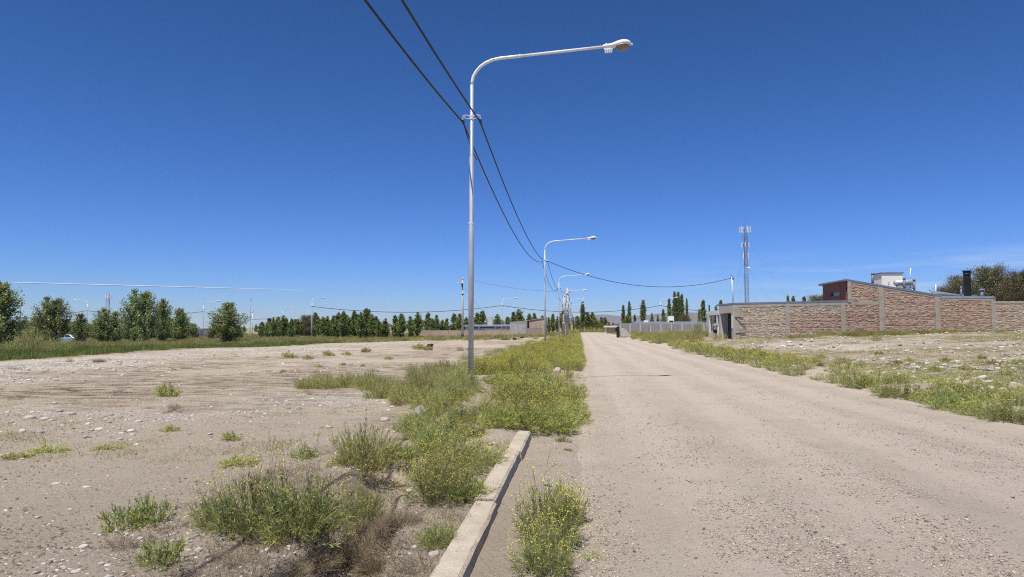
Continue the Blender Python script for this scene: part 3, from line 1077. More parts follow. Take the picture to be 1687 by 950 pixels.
put('flower', 905, 905, 130, 'tall yellow flowered weed growing in the gutter beside the road', FG, 1.35)
put('flower', 930, 865, 90, 'yellow flowered weed behind the tall gutter weed on the road edge', FG, 1.2)
put('flower', 895, 955, 130, 'nearest yellow flowered weed in the gutter beside the road', FG, 1.1)
put('small', 605, 948, 45, 'bright green leaf rosette on the pale sand by the gully', FG, .8)
put('dry', 980, 925, 60, 'flat greenish weed creeping onto the gravel road edge', FG, .4)
put('small', 928, 728, 26, 'small green sprig on the road edge before the yellow weed mass', FG, .8)
put('small', 935, 742, 16, 'tiniest green sprig alone on the gravel road edge', FG, .6)
put('dry', 380, 770, 66, 'flat greenish weed on bare dirt behind the large green weeds', FG, .5)
put('dry', 377, 726, 40, 'thin olive weed alone in the middle of bare dirt', FG, .8)
put('dry', 275, 711, 30, 'thin small weed beside the pale stones on bare dirt', FG, .8)
put('dry', 270, 654, 52, 'olive tussock alone on the bare lot beyond the stones', FG, .9)
put('dry', 62, 748, 66, 'flat dull weed patch below the stony patch', FG, .4)
put('dry', 15, 757, 50, 'flat dull weed at the photo left edge on bare dirt', FG, .5)
put('dry', 165, 742, 50, 'flat dull weed among dirt under the scattered grey stones', FG, .35)
for px, py, w in ((640, 905, 110), (600, 925, 130), (655, 875, 90), (560, 945, 130), (505, 935, 120), (620, 955, 120), (628, 880, 90), (585, 905, 110), (470, 945, 90), (540, 915, 100)):
    put('twig', px, py, w, 'tangle of dry grey brown twigs lying in the erosion gully', 'dry twigs filling the gully', .8)
for px, py, w, lb in ((660, 668, 70, 'left'), (700, 672, 80, 'x'), (735, 660, 70, 'x'), (690, 650, 70, 'x'), (750, 640, 70, 'x')):
    put('olive', px, py, w * 1.1, 'straw tinged olive weed in the clump left of the nearest lamp post', 'olive weeds round the nearest lamp post', .85)
for px, py, w in ((738, 672, 50), (752, 662, 46), (766, 652, 40), (780, 645, 36)):
    put('olive', px, py, w, 'straw tinged olive weed on the mound before the nearest lamp', 'olive weeds round the nearest lamp post', .7)
for px, py, w in ((497, 641, 44), (530, 641, 60), (566, 639, 56), (600, 637, 52), (622, 636, 34)):
    put('olive', px, py, w, 'olive weed in the low row of weeds on the bare lot', 'low row of olive weeds on the lot', 1.0)
for px, py, w, lb in ((677, 614, 30, 'small olive weed tussock on the lot left of the nearest lamp post, left one'), (700, 610, 26, 'small olive weed tussock on the lot left of the nearest lamp post, right one')):
    put('olive', px, py, w, lb, None, 1.2)
for px, py, w in ((758, 578, 14), (772, 577, 10), (815, 584, 20), (850, 586, 26), (828, 580, 14)):
    put('olive', px, py, w * 1.15, 'small round olive weed on the far side of the lot', 'small weeds on the far lot', 1.1)
for px, py, w in ((475, 590, 22), (505, 592, 16), (540, 586, 18), (570, 585, 14), (600, 580, 16), (690, 576, 20), (705, 577, 16), (640, 592, 12), (563, 602, 10), (525, 605, 10), (596, 604, 10), (465, 613, 10)):
    put('dry', px, py, w * 1.2, 'tiny dull green tuft scattered on the bare lot', 'tiny tufts on the bare lot', .9)

# --- the yellow verge on the left, single bushes along the road edge
VG = 'yellow flowered weeds of the left verge'
for px, py, w, sz in ((860, 712, 110, 1.0), (915, 716, 90, 1.05), (945, 700, 70, 1.0), (820, 706, 90, .9), (900, 690, 110, 1.0), (850, 682, 100, 1.0), (935, 672, 70, 1.0),
                      (885, 665, 90, 1.0), (835, 660, 80, .9), (945, 655, 50, 1.0), (905, 648, 70, 1.0), (860, 640, 70, .9), (820, 636, 60, .9), (935, 628, 50, .9)):
    put('yellow', px, py, w * 1.05, 'dense yellow flowered weed bush in the first mass along the left road edge', VG, sz * .78)
for px, py, w, sz in ((668, 712, 60, .7), (684, 700, 56, .7), (702, 690, 50, .7), (720, 680, 50, .8), (690, 728, 70, .7), (655, 760, 60, .7), (715, 745, 80, .8), (680, 775, 60, .7), (760, 700, 70, .8), (735, 715, 70, .7), (800, 690, 60, .8), (770, 725, 70, .6)):
    put('green', px, py, w * 1.1, 'green weed on the earth mound before the nearest lamp post', 'green weeds before the nearest lamp post', sz)
for k in range(64):
    y = 22.5 + 62 * (k / 64) ** 1.15 + random.uniform(-.4, .4)
    x = random.uniform(-3.3, -.25) if k % 3 else random.uniform(-.8, -.1)
    if abs(x + .55) < .45 and 21.5 < y < 24.2:
        continue
    put_world('yellow' if random.random() < .6 else random.choice(('flower', 'olive')), x, y, random.uniform(.75, 1.15), 'yellow green weed bush in the long verge beside the lamp posts', 'weeds of the long left verge', random.uniform(.6, .95))
for k in range(11):
    y = 19.5 + 30 * random.random()
    put_world('olive', random.uniform(-5.2, -2.6), y, random.uniform(.7, 1.1), 'olive weed on the field side of the long left verge', 'olive weeds on the field side of the verge', random.uniform(.8, 1.1))

# --- right verge
RG = 'weeds of the right verge'
for px, py, w, sz, kd in ((1680, 700, 90, 1.1, 'green'), (1640, 690, 90, .9, 'flower'), (1590, 680, 95, 1.1, 'green'), (1565, 662, 80, 1.0, 'green'), (1620, 662, 90, 1.0, 'flower'), (1500, 660, 80, 1.0, 'green'), (1535, 664, 50, .8, 'flower'),
                      (1465, 650, 50, .9, 'green'), (1425, 640, 70, 1.1, 'flower'), (1450, 636, 60, 1.1, 'flower'), (1385, 632, 46, 1.1, 'green'), (1352, 627, 36, .8, 'flower'), (1685, 668, 60, 1.2, 'flower'), (1400, 618, 60, 1.0, 'flower'), (1490, 632, 60, .8, 'flower'), (1570, 640, 50, .8, 'flower')):
    put(kd, px, py, w * 1.05, 'green weed bush with yellow blossoms in the near run of the right verge', RG, sz * .6)
for px, py, w, sz, kd in ((1312, 620, 50, 1.1, 'green'), (1285, 612, 50, 1.1, 'flower'), (1258, 606, 50, 1.1, 'flower'), (1230, 600, 50, 1.1, 'flower'), (1205, 595, 46, 1.0, 'yellow'), (1180, 590, 46, 1.1, 'flower'), (1155, 585, 44, 1.1, 'yellow'), (1140, 580, 34, 1.0, 'yellow'),
                      (1118, 575, 26, 1.0, 'yellow'), (1240, 590, 50, 1.1, 'green'), (1270, 600, 40, 1.0, 'green'), (1170, 578, 30, 1.1, 'yellow'), (1090, 566, 26, 1.3, 'green'), (1075, 565, 20, 1.0, 'yellow'), (1060, 562, 18, 1.0, 'yellow'), (1046, 559, 16, .9, 'yellow'), (1330, 610, 40, .9, 'flower')):
    put(kd, px, py, w * 1.1, 'weed bush in the far run of the right verge before the brick house', RG + ' farther on', sz * .66)
put('green', 1392, 600, 32, 'green weed bush alone on the rubble behind the right verge, larger one', None, .9)
put('green', 1422, 603, 18, 'green weed bush alone on the rubble behind the right verge, smaller one', None, .9)
put('olive', 1447, 562, 20, 'yellowish weed growing against the brick house wall', None, 1.6)
put('olive', 1085, 564, 12, 'dark weed by the bend of the right verge', None, 1.3)
for px, py, w in ((1480, 600, 14), (1545, 612, 18), (1590, 610, 16), (1640, 604, 20), (1660, 618, 18), (1500, 596, 12), (1620, 590, 12), (1355, 590, 12), (1680, 600, 16), (1560, 596, 14), (1450, 585, 12), (1650, 640, 20), (1530, 625, 14)):
    put('dry', px, py, w * 1.2, 'small dull green tuft among the rubble stones', 'tufts among the rubble', 1.0)

# --- masses nobody could count
C_YEL = [clump_mesh('verge_clump', 'leaf_yellow', thin(KW_YELLOW, .5, .6)) for _ in range(3)]
C_OLV = [clump_mesh('verge_clump', 'leaf_olive', thin(KW_OLIVE, .5, .6)) for _ in range(3)]
C_GRN = [clump_mesh('verge_clump', 'leaf_green', thin(KW_FLOWER, .5, .6)) for _ in range(2)]
def blades(name, mat, n, r, h, w, lean=.35):
    P = np.stack([rng.normal(0, r, n), rng.normal(0, r, n), np.full(n, -.02)], 1)
    D = np.stack([rng.normal(0, lean, n), rng.normal(0, lean, n), np.ones(n)], 1)
    V, Q = leaves_np(P, D, h * rng.uniform(.5, 1.2, n), w * rng.uniform(.6, 1.2, n), bend=.3)
    return np_mesh(name, V, Q, [M[mat]])
B_GRN = [blades('grass_clump', 'grass', 170, .28, .42, .022) for _ in range(3)]
B_YEL = [blades('grass_clump', 'grass_y', 170, .28, .5, .02) for _ in range(3)]
B_DRY = [blades('dry_clump', 'leaf_dry', 60, .2, .07, .006, 1.6) for _ in range(3)]
B_OLV = [blades('dull_clump', 'leaf_olive', 70, .14, .09, .007, .9) for _ in range(3)]

x, y = view_pts(5200, -3.6, .05, 22, 225, lambda x, y: sstep(.36, .56, fbm(x / 1.3, y / 2.2, 111)) * np.where((x > -1.1) & (x < 0) & (y > 21.3) & (y < 24.3), 0, 1), .4)
n = len(x)
scatter('verge_weeds', np.stack([x, y, terrain(x, y) - .02], 1), rng.uniform(.35, .8, n), zrot(n, .1), C_YEL + C_OLV[:1] + C_GRN)
x, y = view_pts(480, -6, -2.4, 14.5, 110, lambda x, y: sstep(.42, .56, fbm(x / 1.5, y / 2.5, 113)) * sstep(-6.2, -3.2, x), .5)
n = len(x)
scatter('olive_weeds', np.stack([x, y, terrain(x, y) - .02], 1), rng.uniform(.5, 1.0, n), zrot(n, .1), C_OLV)
x, y = view_pts(1300, 7.5, 10.5, 26, 200, lambda x, y: sstep(.34, .52, fbm(x / 1.3, y / 2.2, 115)) * sstep(10.6, 8, x), .5)
n = len(x)
scatter('right_verge_weeds', np.stack([x, y, terrain(x, y) - .02], 1), rng.uniform(.3, .7, n), zrot(n, .1), C_GRN + C_YEL[:1] + C_OLV[:1])
# right hand waste ground
x, y = view_pts(22000, 8.5, 48, 12, 64, lambda x, y: .10 + .90 * a_green(x, y) ** 1.2, .3)
n = len(x)
scatter('waste_ground_tufts', np.stack([x, y, terrain(x, y) - .01], 1), rng.uniform(.6, 1.8, n), zrot(n, .1), B_OLV + B_DRY[:1])
x, y = view_pts(2600, 14, 40, 58, 63.4, lambda x, y: sstep(.3, .55, fbm(x / 2.5, y / 2, 117)) * (.04 + .96 * sstep(18, 20, x) * sstep(33, 28, x)), 0)
n = len(x)
scatter('straw_grass', np.stack([x, y, terrain(x, y) - .02], 1), rng.uniform(.4, .85, n), zrot(n, .1), B_YEL + B_DRY)
x, y = view_pts(5000, 8.5, 60, 66, 230, lambda x, y: sstep(.35, .55, fbm(x / 4, y / 4, 118)) * np.where((x > 13) & (y < 84), 0, 1), .6)
n = len(x)
scatter('far_right_weeds', np.stack([x, y, terrain(x, y) - .02], 1), rng.uniform(.7, 1.7, n), zrot(n, .1), B_YEL + B_OLV + C_YEL[:1] + C_OLV[:1])
# dry crust over the lot, dull green mats
x, y = view_pts(26000, -34, -3.4, 7.5, 70, lambda x, y: a_crust(x, y) * .5 * sstep(.52, .70, fbm(x / 1.2, y / .8, 121)), .8)
n = len(x)
scatter('dry_crust', np.stack([x, y, terrain(x, y) - .015], 1), rng.uniform(.3, .8, n), zrot(n, .15), B_DRY + [clump_mesh('crust_clump', 'leaf_dry', dict(thin(KW_TWIG, .2, .5), h=.05, wl=.08), 'twig')])
x, y = view_pts(4200, -34, -3.4, 7.5, 90, lambda x, y: sstep(.56, .66, fbm(x / 1.6, y / 1.2, 123)), .8)
n = len(x)
scatter('dull_mats', np.stack([x, y, terrain(x, y) - .01], 1), rng.uniform(.4, 1.0, n), zrot(n, .1), B_OLV)
# litter of short twigs round the near weeds
x, y = view_pts(1500, -3.2, -.86, 3.6, 12, lambda x, y: sstep(.45, .6, fbm(x / .5, y / .5, 125)), 1)
n = len(x)
scatter('twig_litter', np.stack([x, y, terrain(x, y) - .005], 1), rng.uniform(.25, .6, n), zrot(n, .2), [clump_mesh('litter_clump', 'leaf_dry', dict(KW_TWIG, n_st=26, h=.08, wiry=8, per=3), 'twig') for _ in range(2)])
# the grass belt along the far side of the lot
x, y = view_pts(16000, -95, -33, 28, 200, lambda x, y: a_green(x, y) * sstep(-34, -36.5, x + 1.5 * (fbm(x / 3, y / 3, 127) - .5)) * (.35 + .65 * sstep(.3, .55, fbm(x / 5, y / 5, 129))), .3)
n = len(x)
yel = (x < -41) & (fbm(x / 6, y / 6, 131) > .46)
for nm, k, B in (('grass_belt', ~yel, B_GRN), ('yellow_grass', yel, B_YEL)):
    scatter(nm, np.stack([x[k], y[k], terrain(x[k], y[k]) - .03], 1), rng.uniform(.7, 1.2, k.sum()) * (1.0 if nm == 'grass_belt' else 1.5), zrot(int(k.sum()), .1), B)
x, y = view_pts(9000, -170, -3.8, 95, 260, lambda x, y: sstep(.44, .58, fbm(x / 6, y / 6, 133)), .3)
n = len(x)
scatter('far_left_weeds', np.stack([x, y, terrain(x, y) - .03], 1), rng.uniform(.7, 1.5, n), zrot(n, .1), B_GRN[:1] + B_YEL + C_OLV[:1])
# ------------------------------------------------------------------ trees
def crown_arrays(h, prof, n_limb, n_leaf, leaf, up, bare, sigma, gap=.35, flat=1.0):
    """limbs up a trunk, leaf clumps toward the end of every limb"""
    z0 = bare * h + (h * .97 - bare * h) * rng.uniform(0, 1, n_limb)
    az = (np.arange(n_limb) * 2.399 + rng.normal(0, .35, n_limb))
    rr = np.array([prof(min(1, (z / h - bare) / (1 - bare))) for z in z0]) * rng.uniform(.55, 1.15, n_limb)
    end = np.stack([rr * np.cos(az), rr * np.sin(az) * flat, np.minimum(z0 + rr * up * rng.uniform(.6, 1.3, n_limb), h * 1.0)], 1)
    base = np.stack([np.zeros(n_limb), np.zeros(n_limb), z0 - rr * .15], 1)
    tt = np.linspace(0, 1, 4)
    paths = base[:, None] * (1 - tt)[None, :, None] + end[:, None] * tt[None, :, None]
    paths[:, 1:3, 2] -= (rr * .08)[:, None]
    dens = rng.uniform(gap, 1.6, n_limb) * (rr + .25)
    li = rng.choice(n_limb, n_leaf, p=dens / dens.sum())
    t = rng.uniform(.12, 1.08, n_leaf) ** .75
    P = base[li] * (1 - t)[:, None] + end[li] * t[:, None] + rng.normal(0, 1, (n_leaf, 3)) * (sigma * (.5 + rr[li] * .5))[:, None]
    D = rng.normal(0, 1, (n_leaf, 3)) + np.array([0, 0, -.2])
    L = leaf * rng.uniform(.6, 1.4, n_leaf)
    return leaves_np(P, D, L, L * .75, bend=.15), ribbons(paths, .012 * h * (.25 + rr / (rr.max() + .01) * .35))

def tree(name, label, cat, h, prof, n_limb, n_leaf, leaf, up, bare, sigma, mat, trunks=((0, 0, 1.0),), tr=.018, gap=.35):
    t = thing(name, label, cat)
    cr, br, mb = [], [], MB()
    for dx, dy, k in trunks:
        c, b = crown_arrays(h * k, prof, int(n_limb * k), int(n_leaf * k / len(trunks)), leaf, up, bare, sigma, gap)
        cr.append((c[0] + np.array([dx, dy, 0]), c[1])); br.append((b[0] + np.array([dx, dy, 0]), b[1]))
        hh = h * k
        mb.tube([(dx * .3, dy * .3, -.2), (dx * .9, dy * .9, hh * .12), (dx * 1.03, dy, hh * .4), (dx, dy, hh * .7), (dx, dy, hh * .96)],
                [tr * hh, tr * hh * .8, tr * hh * .6, tr * hh * .35, tr * hh * .06], 7)
    trunk = mb.obj('trunk', M['bark'], t, smooth=True)
    link('branch', np_mesh('branch', *merge(br), [M['bark']]), trunk, stuff=True)
    link('crown', np_mesh('crown', *merge(cr), [M[mat]]), t, stuff=True)
    return t

def p_young(t):
    return 1.95 * min(1, .55 + t * 2.2) * (1 - t) ** .7 + .05
def p_row(t):
    return 1.25 * min(1, .6 + t * 2.0) * (1 - t) ** .85 + .04
def p_lomb(t):
    return .95 * min(1, .5 + t * 2.5) * (1 - t ** 2.6) ** .8 + .06
def p_round(t):
    return 2.7 * math.sqrt(max(0, 1 - (2 * t - .9) ** 2 / 1.25)) + .3
def p_cone(t):
    return 1.5 * (1 - t) ** .9 + .04
TP = {}
def tproto(kind, n, make):
    TP[kind] = [dict(root=make(k), used=False) for k in range(n)]
tproto('young', 3, lambda k: tree('poplar_tree', 'x', 'tree', 7, p_young, 120, 8500, .17, 1.35, .05, .15, 'poplar', gap=.15))
tproto('twin', 2, lambda k: tree('poplar_tree', 'x', 'tree', 7, p_young, 100, 11500, .17, 1.4, .05, .15, 'poplar', ((-.75, 0, 1.0), (.8, .15, .90 if k else .97)), .015, .15))
tproto('row', 4, lambda k: tree('poplar_tree', 'x', 'tree', 7, p_row, 90, 4200, .23, 1.9, .03, .15, 'poplar_dark', gap=.15))
tproto('lomb', 3, lambda k: tree('poplar_tree', 'x', 'tree', 14, p_lomb, 150, 6500, .34, 2.2, .04, .2, 'poplar_dark'))
tproto('conifer', 1, lambda k: tree('conifer_tree', 'x', 'tree', 9, p_cone, 90, 3200, .3, .1, .05, .16, 'conifer'))
tproto('big', 2, lambda k: tree('broadleaf_tree', 'x', 'tree', 8, p_round, 200, 36000, .135, .45, .10, .19, 'willow', tr=.03, gap=.25))
TH = dict(young=7, twin=7, row=7, lomb=14, conifer=9, big=8)
TN = {}
def plant_tree(kind, px, top, Y, label, group=None, wid=1.0, base=None):
    if base is not None:
        g = ground(px, base)
        Y = g.y
    p = at(px, 540, Y)
    zg = tz(p.x, Y)
    s = (at(px, top, Y).z - zg) / TH[kind]
    k = TN[kind] = TN.get(kind, -1) + 1
    pr = TP[kind][k % len(TP[kind])]
    loc, rz, sc = (p.x, Y, zg - .05), random.uniform(0, 2 * PI) if kind != 'twin' else random.uniform(-.3, .3), (s * wid, s * wid, s)
    if not pr['used']:
        pr['used'] = True
        r = pr['root']
        r.location, r.rotation_euler, r.scale = loc, (0, 0, rz), sc
        r['label'] = label
        if group:
            r['group'] = group
        return r
    return dup(pr['root'], loc, rz, sc, label, group)

LT = 'young poplars along the grass belt'
plant_tree('young', 2, 464, 0, 'tallest young poplar at the photo left edge, cut by the frame', LT, 1.2, 577)
plant_tree('twin', 84, 489, 0, 'twin stemmed poplar rising from scrub before the low metal roof', LT, 1.05, 571)
plant_tree('young', 132, 516, 0, 'short poplar below the curved lamp arm, right of the pale blue car', LT, 1.1, 571)
plant_tree('twin', 179, 507, 0, 'poplar before the far red and white tower', LT, 1.15, 571)
plant_tree('twin', 229, 477, 0, 'tallest twin stemmed poplar of the left grass belt', LT, .95, 571)
plant_tree('young', 268, 492, 0, 'slim poplar right of the tallest twin poplar', LT, .85, 569)
plant_tree('young', 297, 507, 0, 'short poplar left of the curved lamp with the white house behind', LT, 1.1, 568)
plant_tree('young', 376, 498, 0, 'round crowned poplar alone right of the curved lamp', LT, 1.75, 565)
for px, tp in ((40, 527), (60, 521), (110, 526), (148, 533), (160, 528), (205, 522), (214, 530), (250, 521), (283, 524), (308, 529), (318, 533), (352, 533), (392, 536)):
    plant_tree('young', px, tp, 118 + random.uniform(-6, 8), 'low poplar', 'low poplars behind the young ones', random.uniform(1.5, 2.0))
G = 'poplars of the long dense row'
for px, tp in ((430, 538), (441, 530), (450, 522), (458, 521), (467, 519), (480, 524), (491, 525), (519, 514), (526, 524), (532, 521), (539, 520), (549, 519), (557, 514), (566, 512), (574, 520), (583, 511), (594, 514), (603, 507), (613, 517), (623, 525), (629, 532)):
    plant_tree('row', px, tp, 160 + random.uniform(-8, 8) - (px - 430) * .03, 'dark poplar in the long dense row beyond the bare lot', G, 1.15)
    plant_tree('row', px + random.uniform(4, 6), tp + random.uniform(3, 9), 170 + random.uniform(-4, 12) - (px - 430) * .03, 'dark poplar in the long dense row beyond the bare lot', G, random.uniform(1.0, 1.6))
for px in range(434, 632, 11):
    plant_tree('row', px + random.uniform(-3, 3), random.uniform(524, 533), 180 + random.uniform(0, 10) - (px - 430) * .03, 'low poplar filling the back of the long dense row', 'low poplars at the back of the long row', random.uniform(1.5, 2.3))
plant_tree('big', 505, 520, 178, 'brownish crowned broad tree standing inside the long poplar row', None, .8)
G = 'poplars before the end of the far brick wall'
for px, tp in ((635, 524), (651, 519), (661, 516), (676, 521), (688, 514)):
    plant_tree('row', px, tp, 150 + random.uniform(-3, 6), 'dark poplar in the short row at the left end of the far brick wall', G, 1.4)
G = 'poplars behind the far brick wall'
for px, tp in ((705, 515), (712, 524), (719, 519), (729, 526), (736, 524), (748, 516), (757, 517), (768, 522), (786, 515), (795, 511), (803, 526), (819, 517), (827, 526), (836, 521), (846, 514), (855, 509), (862, 524), (872, 516), (880, 516), (894, 519)):
    plant_tree('row', px, tp, 215 + random.uniform(-10, 25), 'poplar standing behind the far brick walls and low roofs', G, 1.45)
G = 'conifer like trees beside the lamp row'
for px, tp in ((904, 522), (911, 516), (918, 521), (926, 512), (936, 518), (943, 520), (898, 528)):
    plant_tree('row', px, tp, 245 + random.uniform(-10, 20), 'dark tree behind the row of lamp posts', G, 1.0)
plant_tree('lomb', 960, 497, 262, 'tall slim dark poplar closing the view down the road', None, 1.05)
G = 'trees closing the end of the road'
for px, tp in ((951, 520), (968, 514), (976, 514), (972, 522), (983, 525), (991, 522), (997, 522), (1003, 530), (1010, 531), (957, 526)):
    plant_tree('row', px, tp, 270 + random.uniform(-10, 30), 'green tree in the thicket closing the end of the road', G, 1.6)
plant_tree('lomb', 1027, 502, 262, 'slim poplar first from the road end, beyond the grey block wall', None, .95)
plant_tree('lomb', 1037, 496, 262, 'double topped slim poplar beside a small conifer beyond the grey wall', None, .8)
plant_tree('lomb', 1060, 494, 262, 'slim poplar alone above the grey block wall, right of the small conifer', None, 1.15)
plant_tree('conifer', 1046, 516, 250, 'small dark conifer between two slim poplars before the hills', None, .9)
plant_tree('row', 1033, 519, 255, 'low round tree at the foot of the double topped poplar', None, 1.5)
plant_tree('row', 1074, 516, 240, 'small bright green poplar before the hills, first of three', None, .75)
plant_tree('row', 1084, 517, 240, 'small thin poplar before the hills, middle of three', None, .55)
plant_tree('row', 1093, 509, 240, 'small poplar before the hills beside the white tank box', None, .75)
plant_tree('lomb', 1103, 491, 230, 'slim dark poplar behind the white tank box of the low house', None, .85)
plant_tree('lomb', 1112, 480, 255, 'tall slim poplar in the tight cluster, left one', None, .8)
plant_tree('lomb', 1118, 481, 255, 'tall slim poplar in the tight cluster, middle one', None, .8)
plant_tree('lomb', 1124, 484, 255, 'tall slim poplar in the tight cluster, right one', None, .8)
plant_tree('lomb', 1132, 491, 255, 'thin loose poplar just right of the tall tight cluster', None, .55)
plant_tree('big', 1128, 519, 240, 'brown dry round tree at the foot of the tall poplar cluster', None, .9)
plant_tree('lomb', 1152, 509, 230, 'short dark poplar behind the low roof near the white gate', None, .75)
plant_tree('lomb', 1159, 494, 235, 'broad dark poplar left of the white gate', None, 1.15)
plant_tree('lomb', 1180, 503, 240, 'poplar tip showing above the white gate', None, .9)
plant_tree('lomb', 1188, 494, 240, 'taller poplar tip showing above the grey portal', None, .9)
plant_tree('lomb', 1299, 486, 150, 'poplar tip above the flat brick house roof, left one', None, .7)
plant_tree('row', 1308, 487, 150, 'poplar tip above the flat brick house roof, right of the first', None, .8)
plant_tree('row', 1326, 489, 150, 'green tree top above the flat roof left of the red wall', None, .9)
plant_tree('big', 1348, 488, 150, 'dark round tree top touching the red wall', None, .8)
plant_tree('big', 1584, 456, 88, 'grey green broad tree behind the black chimney', None, .62)
plant_tree('big', 1630, 442, 84, 'largest grey green broad tree behind the garden wall', None, .8)
plant_tree('big', 1684, 448, 80, 'broad olive tree at the photo right edge behind garden wall', None, .8)
plant_tree('big', 1566, 474, 92, 'low broad tree left of the black chimney', None, .8)
plant_tree('big', 1658, 462, 92, 'darker broad tree between the two larger ones behind garden wall', None, .9)

# the low belt of trees far beyond everything
G = 'low far trees on the left horizon'
for px in list(range(14, 440, 15)):
    plant_tree('row', px + random.uniform(-4, 4), 537 + random.uniform(-6, 5) - (5 if px < 130 else 0), 300 + random.uniform(-20, 60), 'low dark tree on the far left horizon', G, random.uniform(1.5, 2.4))
G = 'low far trees on the right horizon'
for px in range(1150, 1215, 9):
    plant_tree('row', px, 534 + random.uniform(-5, 4), 270 + random.uniform(-10, 40), 'low dark tree on the horizon behind the white fence', G, 1.8)
# scrub
for px, py, w, hh, lb in ((12, 584, 60, 1.3, 'olive scrub bush under the leftmost poplar'), (48, 585, 62, 1.3, 'olive scrub bush below the low metal roof'), (84, 582, 50, 1.3, 'olive scrub bush left of the pale blue car'), (30, 575, 56, 1.6, 'taller olive scrub behind the grass at the left edge')):
    put('olive', px, py, w, lb, 'olive scrub at the left edge', hh)
for px, py, w in ((170, 573, 24), (200, 572, 26), (310, 566, 28), (285, 568, 22), (490, 562, 22), (525, 562, 24), (404, 563, 18), (500, 566, 16), (420, 562, 20)):
    put('olive', px, py, w, 'pale rounded bush in the grass belt', 'pale bushes of the grass belt', 1.1)
put('green', 822, 555, 12, 'dark round shrub left of the curved lamp on the far lot', None, 1.3)
put('green', 1150, 556, 26, 'open yellowish shrub on the waste ground left of the white gate', None, 2.2)
put('olive', 1106, 553, 20, 'small pale shrub before the grey block wall', None, 1.4)
put('olive', 1162, 549, 20, 'dull shrub against the left of the white gate', None, 1.6)
for k in range(16):
    px = 952 + k * 5.2
    p = at(px, 540, 236 + random.uniform(-3, 8))
    put_world('green', p.x, p.y, random.uniform(3.0, 4.6), 'dark green bush in the scrub at the end of the road', 'bushes at the end of the road', random.uniform(.7, 1.0))
for k in range(10):
    put_world('green' if k % 2 else 'yellow', random.uniform(-3.0, -.6), 150 + k * 7, random.uniform(1.5, 2.4), 'bush at the far end of the left verge', 'bushes at the far end of the left verge', .9)
